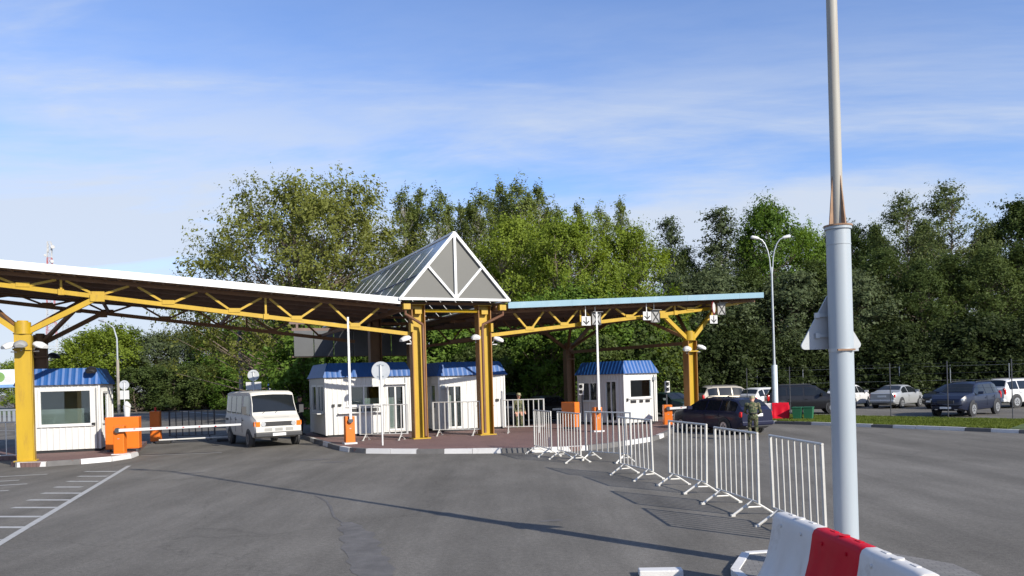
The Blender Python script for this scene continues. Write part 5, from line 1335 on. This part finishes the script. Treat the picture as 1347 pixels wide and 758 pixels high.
def tree_mesh(seed, H, Rad, base, profile, ncl, lpc, cl_r, leaf, m, bark=BARK, trunk_r=.28, up=.0, flat=.75, shell=.5, multi=1, droop=0., shape=None):
    """returns (trunk mesh, crown mesh): limbs run from the trunk to every leaf cluster"""
    rng = np.random.default_rng(seed); rd = random.Random(seed)
    tb = MB(); Ps, Ns, Ss = [], [], []
    trunks = []
    for k in range(multi):
        lean = np.array([rd.uniform(-.06, .06), rd.uniform(-.06, .06)]) * (1 if multi == 1 else 3.0)
        hh = H * (.94 if k == 0 else rd.uniform(.7, .9)); off = np.array([0, 0]) if k == 0 else np.array([rd.uniform(-.5, .5), rd.uniform(-.5, .5)])
        pts = []; wob = [rd.uniform(-.2, .2) for _ in range(8)]
        for i in range(8):
            z = hh * i / 7; pts.append((off[0] + lean[0] * z + wob[i] * .6 * (i > 0), off[1] + lean[1] * z + wob[-i] * .6 * (i > 0), z - (.1 if i == 0 else 0)))
        rr = [trunk_r * (1.25 if i == 0 else 1) * (1 - i / 7.6) * (1 if k == 0 else .7) for i in range(8)]
        tb.tube(pts, rr, 7); trunks.append((pts, rr, hh))
    for c in range(ncl):
        f = rd.random() ** .85 if c > 3 else (.97 - .05 * c)
        env = profile(f) * Rad * rd.uniform(.78, 1.12)
        a = rd.uniform(0, 6.283)
        rho = env * (shell + (1 - shell) * math.sqrt(rd.random())) * (1 if rd.random() < .8 else rd.uniform(.1, .8))
        z = base + (H - base) * f
        cx, cy = rho * math.cos(a), rho * math.sin(a)
        if shape: cx, cy, z = shape(cx, cy, z, f)
        tp, tr_, hh = trunks[c % multi]
        za = max(base * .8, min(z - rho * rd.uniform(.35, .8) - .5, hh * .92))
        i = min(6, int(za / hh * 7)); k = za / hh * 7 - i
        A = Vector(tp[i]).lerp(Vector(tp[i + 1]), max(0, min(1, k))); ra = tr_[i] * .42
        E_ = Vector((cx + A.x * .5, cy + A.y * .5, z)); M_ = A.lerp(E_, .5) + Vector((rd.uniform(-.2, .2), rd.uniform(-.2, .2), -.12 * (E_ - A).length + rd.uniform(0, .3) - droop))
        if (E_ - A).length > .4: tb.tube([A, M_, E_], [max(.02, min(ra, .03 * (E_ - A).length + .02)), max(.015, ra * .5), .012], 5)
        n = int(lpc * rd.uniform(.55, 1.35)); r_ = cl_r * rd.uniform(.65, 1.35)
        # leaves sit along fine twigs that spread from the limb end
        per = 13; k_ = max(3, n // per)
        out_ = np.array([E_.x, E_.y, .35 * abs(E_.x) + .2]); out_ /= np.linalg.norm(out_) + 1e-6
        T = rng.normal(size=(k_, 3)) * .75 + out_ * .55 + np.array([0, 0, up]); T /= np.linalg.norm(T, axis=1, keepdims=True)
        T *= np.array([1, 1, flat + .25])
        ln = r_ * (.7 + .9 * rng.random((k_, 1)))
        st = np.array(E_)[None] + rng.normal(size=(k_, 3)) * r_ * .28
        f_ = rng.random((k_, per)) ** .8
        X = st[:, None, :] + T[:, None, :] * (ln * f_)[:, :, None]
        X[:, :, 2] -= droop * (ln * f_) ** 1.6
        X = X.reshape(-1, 3) + rng.normal(size=(k_ * per, 3)) * (.07 + leaf * .35)
        Nn = np.repeat(T, per, axis=0) * .5 + out_ * .6 + rng.normal(size=(k_ * per, 3)) * .6 + np.array([0, 0, .35])
        Ps.append(X); Ns.append(Nn); Ss.append(leaf * (.45 + 1.1 * rng.random(k_ * per) ** 1.5))
    return tb.mesh('trunk', bark, True), leaf_mesh('crown', np.concatenate(Ps), np.concatenate(Ns), np.concatenate(Ss), m, rng)

rnd_prof = lambda f: max(.15, math.sin(math.pi * min(1, (f * .86 + .16))) ** .7)
wide_prof = lambda f: max(.2, (1 - (2 * f - .8) ** 2 / 2.2)) * (1 if f < .8 else 1 - (f - .8) * 2.4)
col_prof = lambda f: (.75 + .35 * math.sin(math.pi * f)) * (1 if f < .72 else max(.12, 1 - (f - .72) * 3.0))
cone_prof = lambda f: max(.08, 1.05 - f) * (1 if f > .12 else .75)
bush_prof = lambda f: max(.25, math.sqrt(max(0, 1 - (f * .98) ** 2)))
PROTO = {
    'poplar1': tree_mesh(11, 19.6, 2.3, 2.0, col_prof, 135, 105, .62, .105, L_POP, PALEBARK, .20, up=1.5, shell=.2),
    'poplar2': tree_mesh(12, 19.6, 2.6, 2.0, col_prof, 145, 105, .62, .105, L_POP, PALEBARK, .22, up=1.5, shell=.2),
    'willow1': tree_mesh(21, 14, 5.0, 1.5, wide_prof, 230, 230, .95, .095, L_WILL, BARK, .3, up=.9, shell=.5, multi=3),
    'willow2': tree_mesh(22, 14, 4.6, 1.5, rnd_prof, 215, 230, .95, .095, L_WILL, BARK, .3, up=.9, shell=.5, multi=3),
    'broad1': tree_mesh(31, 18, 4.2, 2.0, rnd_prof, 170, 230, .95, .115, L_DARK, BARK, .3, up=.2, shell=.45),
    'broad2': tree_mesh(32, 18, 4.6, 2.5, rnd_prof, 180, 230, .98, .115, L_DARK, BARK, .3, up=.2, shell=.45),
    'broad3': tree_mesh(33, 17, 4.4, 2.0, wide_prof, 175, 230, .95, .115, L_MID, BARK, .28, up=.2, shell=.45),
    'airy': tree_mesh(34, 19, 4.2, 5.5, rnd_prof, 105, 150, .85, .105, L_AIRY, BARK, .24, up=.2, shell=.3),
    'grey': tree_mesh(35, 10, 3.6, .6, bush_prof, 150, 220, .82, .105, L_GREY, BARK, .2, up=.2, shell=.55),
    'cone': tree_mesh(41, 17, 3.1, 1.5, cone_prof, 125, 135, .75, .105, L_GREY, PALEBARK, .24, up=.1, shell=.4, flat=.5, droop=.25),
    'bush1': tree_mesh(51, 5, 2.6, .3, bush_prof, 90, 220, .72, .10, L_MID, BARK, .1, up=.3, shell=.55, multi=3),
    'bush2': tree_mesh(52, 5, 2.6, .3, bush_prof, 90, 220, .72, .10, L_DARK, BARK, .1, up=.3, shell=.55, multi=3),
    'bush4': tree_mesh(55, 5, 2.6, .3, bush_prof, 90, 220, .72, .10, L_SHADE, BARK, .1, up=.3, shell=.55, multi=3),
    'bush3': tree_mesh(53, 8, 3.4, .3, bush_prof, 120, 210, .85, .11, L_WILL, BARK, .14, up=1.2, shell=.5, multi=3),
    'hedge1': tree_mesh(54, 8, 3.4, .3, bush_prof, 130, 220, .82, .11, L_MID, BARK, .14, up=.4, shell=.55, multi=2),
}
PH = {'poplar1': 20, 'poplar2': 20, 'willow1': 14, 'willow2': 14, 'broad1': 18, 'broad2': 18, 'broad3': 17, 'airy': 19, 'grey': 10, 'cone': 17, 'bush1': 5, 'bush2': 5, 'bush4': 5, 'bush3': 8, 'hedge1': 8}
tr_rng = random.Random(77)
def tree(kind, x, y, h, label, group=None, wide=1.0, name=None, rot=None):
    t = thing(name or ('shrub' if kind.startswith('bush') else 'tree'), label, 'shrub' if kind.startswith('bush') else 'tree', (x, y, -.02), tr_rng.uniform(0, 6.28) if rot is None else rot, group)
    k = h / PH[kind]; t.scale = (k * wide, k * wide, k)
    a, c = PROTO[kind]; link(a, 'trunk', t); link(c, 'crown', t)
    return t
F = 1057.0
def tx(px, y): return (px - 673.5) / F * y
# the big spreading tree
def big_shape(cx, cy, z, f):
    k = 1.0 + .25 * (cx < 0) * (1 - f)
    return cx * k - .8 * (1 - f), cy, z - .16 * max(0, -cx) * f - .05 * max(0, -cx)
big_prof = lambda f: (.72 + .34 * math.sin(math.pi * min(1, f * 1.05 + .05))) * (1 if f < .85 else 1 - (f - .85) * 1.3)
bt, bc = tree_mesh(7, 17.2, 8.6, 3.6, big_prof, 400, 240, 1.1, .11, L_OLIVE, BARK, .42, up=.7, shell=.3, multi=5, shape=big_shape)
t = thing('tree', 'huge spreading olive green tree above the left canopy', 'tree', (tx(416, 62), 62, 0)); link(bt, 'trunk', t); link(bc, 'crown', t)
GPOP = 'tall slender poplars behind the gable'
for i, (px, y, top, wd) in enumerate([(536, 76, 20.6, .9), (560, 78, 21.0, .9), (585, 75, 20.2, .9), (611, 79, 19.6, .8), (637, 76, 20.2, .95), (664, 78, 21.4, .95), (689, 76, 21.2, .95), (713, 78, 21.0, 1.0), (738, 75, 18.4, .9), (765, 79, 19.3, .85), (795, 77, 18.7, .85), (822, 80, 19.8, .8), (845, 76, 16.2, .8)]):
    lab = ['tall thin poplar at the left shoulder of the gable skylight', 'tall thin poplar directly left above the gable slope', 'tall thin poplar rising just left of the gable peak', 'tall thin poplar right behind the gable peak',
           'tall thin poplar just right of the gable peak', 'tall thin poplar above the right gable corner', 'tallest poplar of the clump right of the gable', 'tall poplar at the right end of the high clump',
           'lower poplar where the skyline steps down', 'thin poplar top above the bright willows', 'second thin poplar top above the bright willows', 'pointed poplar top right of the willows', 'short poplar top next to the grey conical tree'][i]
    tree('poplar1' if i % 2 else 'poplar2', tx(px, y), y, top, lab, GPOP, wd)
for px, y, top, lab in [(548, 83, 20.6, 'back row poplar between the two left of the gable slope'), (598, 84, 20.8, 'back row poplar left of the gable peak'), (624, 83, 20.4, 'back row poplar filling the dip at the gable peak'),
                        (651, 84, 21.6, 'back row poplar right of the gable peak'), (677, 83, 21.8, 'back row poplar within the high clump'), (701, 84, 21.4, 'back row poplar at the end of the high clump'), (726, 83, 19.8, 'back row poplar where the high clump ends')]:
    tree('poplar2' if px % 2 else 'poplar1', tx(px, y), y, top, lab, GPOP, 1.05)
GW = 'bright willows behind the right canopy'
for px, y, h, k, wd, lab in [(690, 60, 13.6, 'willow1', .85, 'bright green willow nearest the gable'), (752, 58, 13.2, 'willow2', .95, 'bright green willow in the middle of the willow clump'), (822, 59, 12.6, 'willow1', .95, 'bright green willow at the right end of the willow clump'),
                             (640, 64, 11.0, 'willow2', .85, 'bright green willow seen under the gable')]:
    tree(k, tx(px, y), y, h, lab, GW, wd)
tree('cone', tx(881, 72), 72, 16.6, 'narrow grey green conical tree beside the right canopy end', None, .95)
GF = 'dark trees of the wood behind the parked cars'
FOREST = [(905, 74, 13.5, 'broad1', .8, 'dark tree just right of the conical tree'), (946, 72, 17.3, 'cone', 1.25, 'tall pointed dark tree left of the double street lamp'), (985, 76, 14.8, 'broad2', .85, 'dark tree between pointed tree and street lamp'),
          (1018, 72, 17.2, 'broad3', .95, 'rounded green tree right behind the double street lamp heads'), (1062, 75, 15.4, 'broad3', .9, 'green tree between street lamp and tall pole'), (1096, 78, 15.2, 'broad1', .9, 'dark tree behind the tall pole collar'),
          (1132, 74, 15.2, 'broad2', .85, 'dark tree right of the tall pole collar'), (1160, 79, 16.0, 'broad1', .8, 'dark tree between tall pole and twin high crowns'), (1196, 72, 17.6, 'airy', .95, 'left one of the twin high airy crowns on the right'),
          (1254, 72, 18.4, 'airy', 1.05, 'right one of the twin high airy crowns'), (1228, 78, 16.2, 'broad1', .9, 'dark tree between the twin high crowns'), (1300, 76, 15.0, 'broad2', .9, 'dark tree in the dip right of the twin crowns'),
          (1338, 72, 16.6, 'broad1', 1.0, 'tall dark tree at the right edge of the picture'), (1400, 74, 17.0, 'broad2', 1.0, 'dark tree half beyond the right picture edge')]
for px, y, h, k, wd, lab in FOREST: tree(k, tx(px, y), y, h, lab, GF, wd)
FRONT = [(862, 63, 8.0, 'hedge1', 'leafy tree under the right canopy end'), (905, 64, 9.5, 'grey', 'grey green tree behind the right canopy column'), (942, 63, 9.8, 'grey', 'grey green tree left of the street lamp shaft'), (985, 65, 10.5, 'broad1', 'dark lower tree at the street lamp shaft'),
         (1040, 63, 9.5, 'grey', 'grey green lower tree behind the triangular sign'), (1078, 64, 10.8, 'broad2', 'leafy lower tree behind the tall pole'), (1128, 62, 9.4, 'grey', 'grey green lower tree right of the tall pole'),
         (1172, 64, 11.4, 'broad2', 'dark lower tree behind the silver saloon'), (1214, 62, 10.2, 'broad1', 'dark lower tree above the gap between the cars'), (1262, 63, 10.8, 'broad2', 'dark lower tree above the dark blue off-roader'),
         (1308, 62, 11.0, 'broad1', 'dark lower tree near the right edge'), (1356, 63, 11.5, 'broad2', 'dark lower tree at the right picture edge')]
for i, (px, y, h, k, lab) in enumerate(FRONT): tree(k, tx(px, y), y, h, lab, 'lower trees at the edge of the wood', 1.15)
UNDER = ['behind the right canopy column', 'above the beige estate car', 'between the beige car and the white hatchback', 'above the white hatchback roof', 'directly behind the double street lamp shaft', 'above the green bins',
         'left of the triangular sign, behind the black car', 'behind the tall pale pole, on its left', 'behind the tall pale pole, on its right', 'above the white car at the pole', 'above the silver saloon boot', 'above the silver saloon bonnet',
         'in the gap right of the silver saloon', 'left of the dark blue off-roader', 'above the dark blue off-roader roof', 'above the white car at the right edge', 'cut by the right picture edge']
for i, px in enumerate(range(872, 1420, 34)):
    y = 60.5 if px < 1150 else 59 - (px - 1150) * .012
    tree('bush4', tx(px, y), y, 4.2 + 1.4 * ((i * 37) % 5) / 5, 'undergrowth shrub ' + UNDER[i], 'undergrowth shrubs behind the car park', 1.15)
MID = [(405, 53, 5.6, 'bush1', 'leafy shrub behind the shaded side of the first booth'), (455, 56, 5.4, 'bush1', 'leafy shrub showing above the first booth roof'), (520, 55, 5.0, 'bush2', 'dark shrub behind the round sign'), (575, 54, 6.2, 'bush1', 'leafy shrub between the gable columns'),
       (612, 57, 7.4, 'hedge1', 'leafy tree seen between the gable columns'), (668, 53, 6.0, 'bush1', 'bright shrub right of the gable column'), (706, 52, 7.0, 'hedge1', 'bright leafy tree above the distant guard'), (748, 56, 8.2, 'hedge1', 'leafy tree behind the dark rear canopy column'),
       (800, 57, 7.6, 'hedge1', 'leafy tree above the lone booth'), (838, 58, 6.6, 'bush2', 'dark shrub behind the lone booth roof'), (640, 51, 4.2, 'bush2', 'dark low shrub behind the booth with open door'), (770, 53, 4.6, 'bush2', 'dark low shrub left of the lone booth')]
for px, y, h, k, lab in MID: tree(k, tx(px, y), y, h, lab, 'greenery behind the booths', 1.1, 'shrub' if k.startswith('bush') else 'tree')
LEFT = [(20, 130, 7.0, 'bush3', 'low far tree above the billboard at the left edge'), (75, 100, 6.2, 'bush3', 'low bright tree behind the small booth roof'), (112, 96, 8.8, 'bush3', 'bright olive tree left of the curved street lamp'), (158, 94, 9.2, 'bush3', 'bright olive tree behind the curved street lamp'),
        (205, 95, 8.6, 'grey', 'grey green tree between the bright ones and the van'), (246, 97, 8.9, 'grey', 'second grey green tree left of the van'), (285, 95, 8.6, 'hedge1', 'green tree just left of the grey wooden pole'), (322, 97, 9.6, 'hedge1', 'green tree behind the grey wooden pole'),
        (356, 94, 9.0, 'hedge1', 'green tree behind the blue notice frame'), (392, 92, 9.4, 'hedge1', 'green tree left above the first booth'), (425, 90, 9.6, 'hedge1', 'green tree behind the dark screen panels')]
for px, y, h, k, lab in LEFT: tree(k, tx(px, y), y, h, lab, 'trees along the far road', 1.25, 'tree')
for i, (px, y) in enumerate([(185, 91), (228, 90.5), (268, 91), (305, 90), (342, 90), (378, 88)]):
    tree('bush2' if i < 3 else 'bush1', tx(px, y), y, 4.6, ['dark low shrub left of the far sign plate', 'dark low shrub beyond the dark barricade', 'dark low shrub left of the van roof', 'low shrub behind the van roof', 'low shrub at the round sign by the van', 'low shrub beside the shaded booth wall'][i], 'low shrubs along the far road', 1.3)
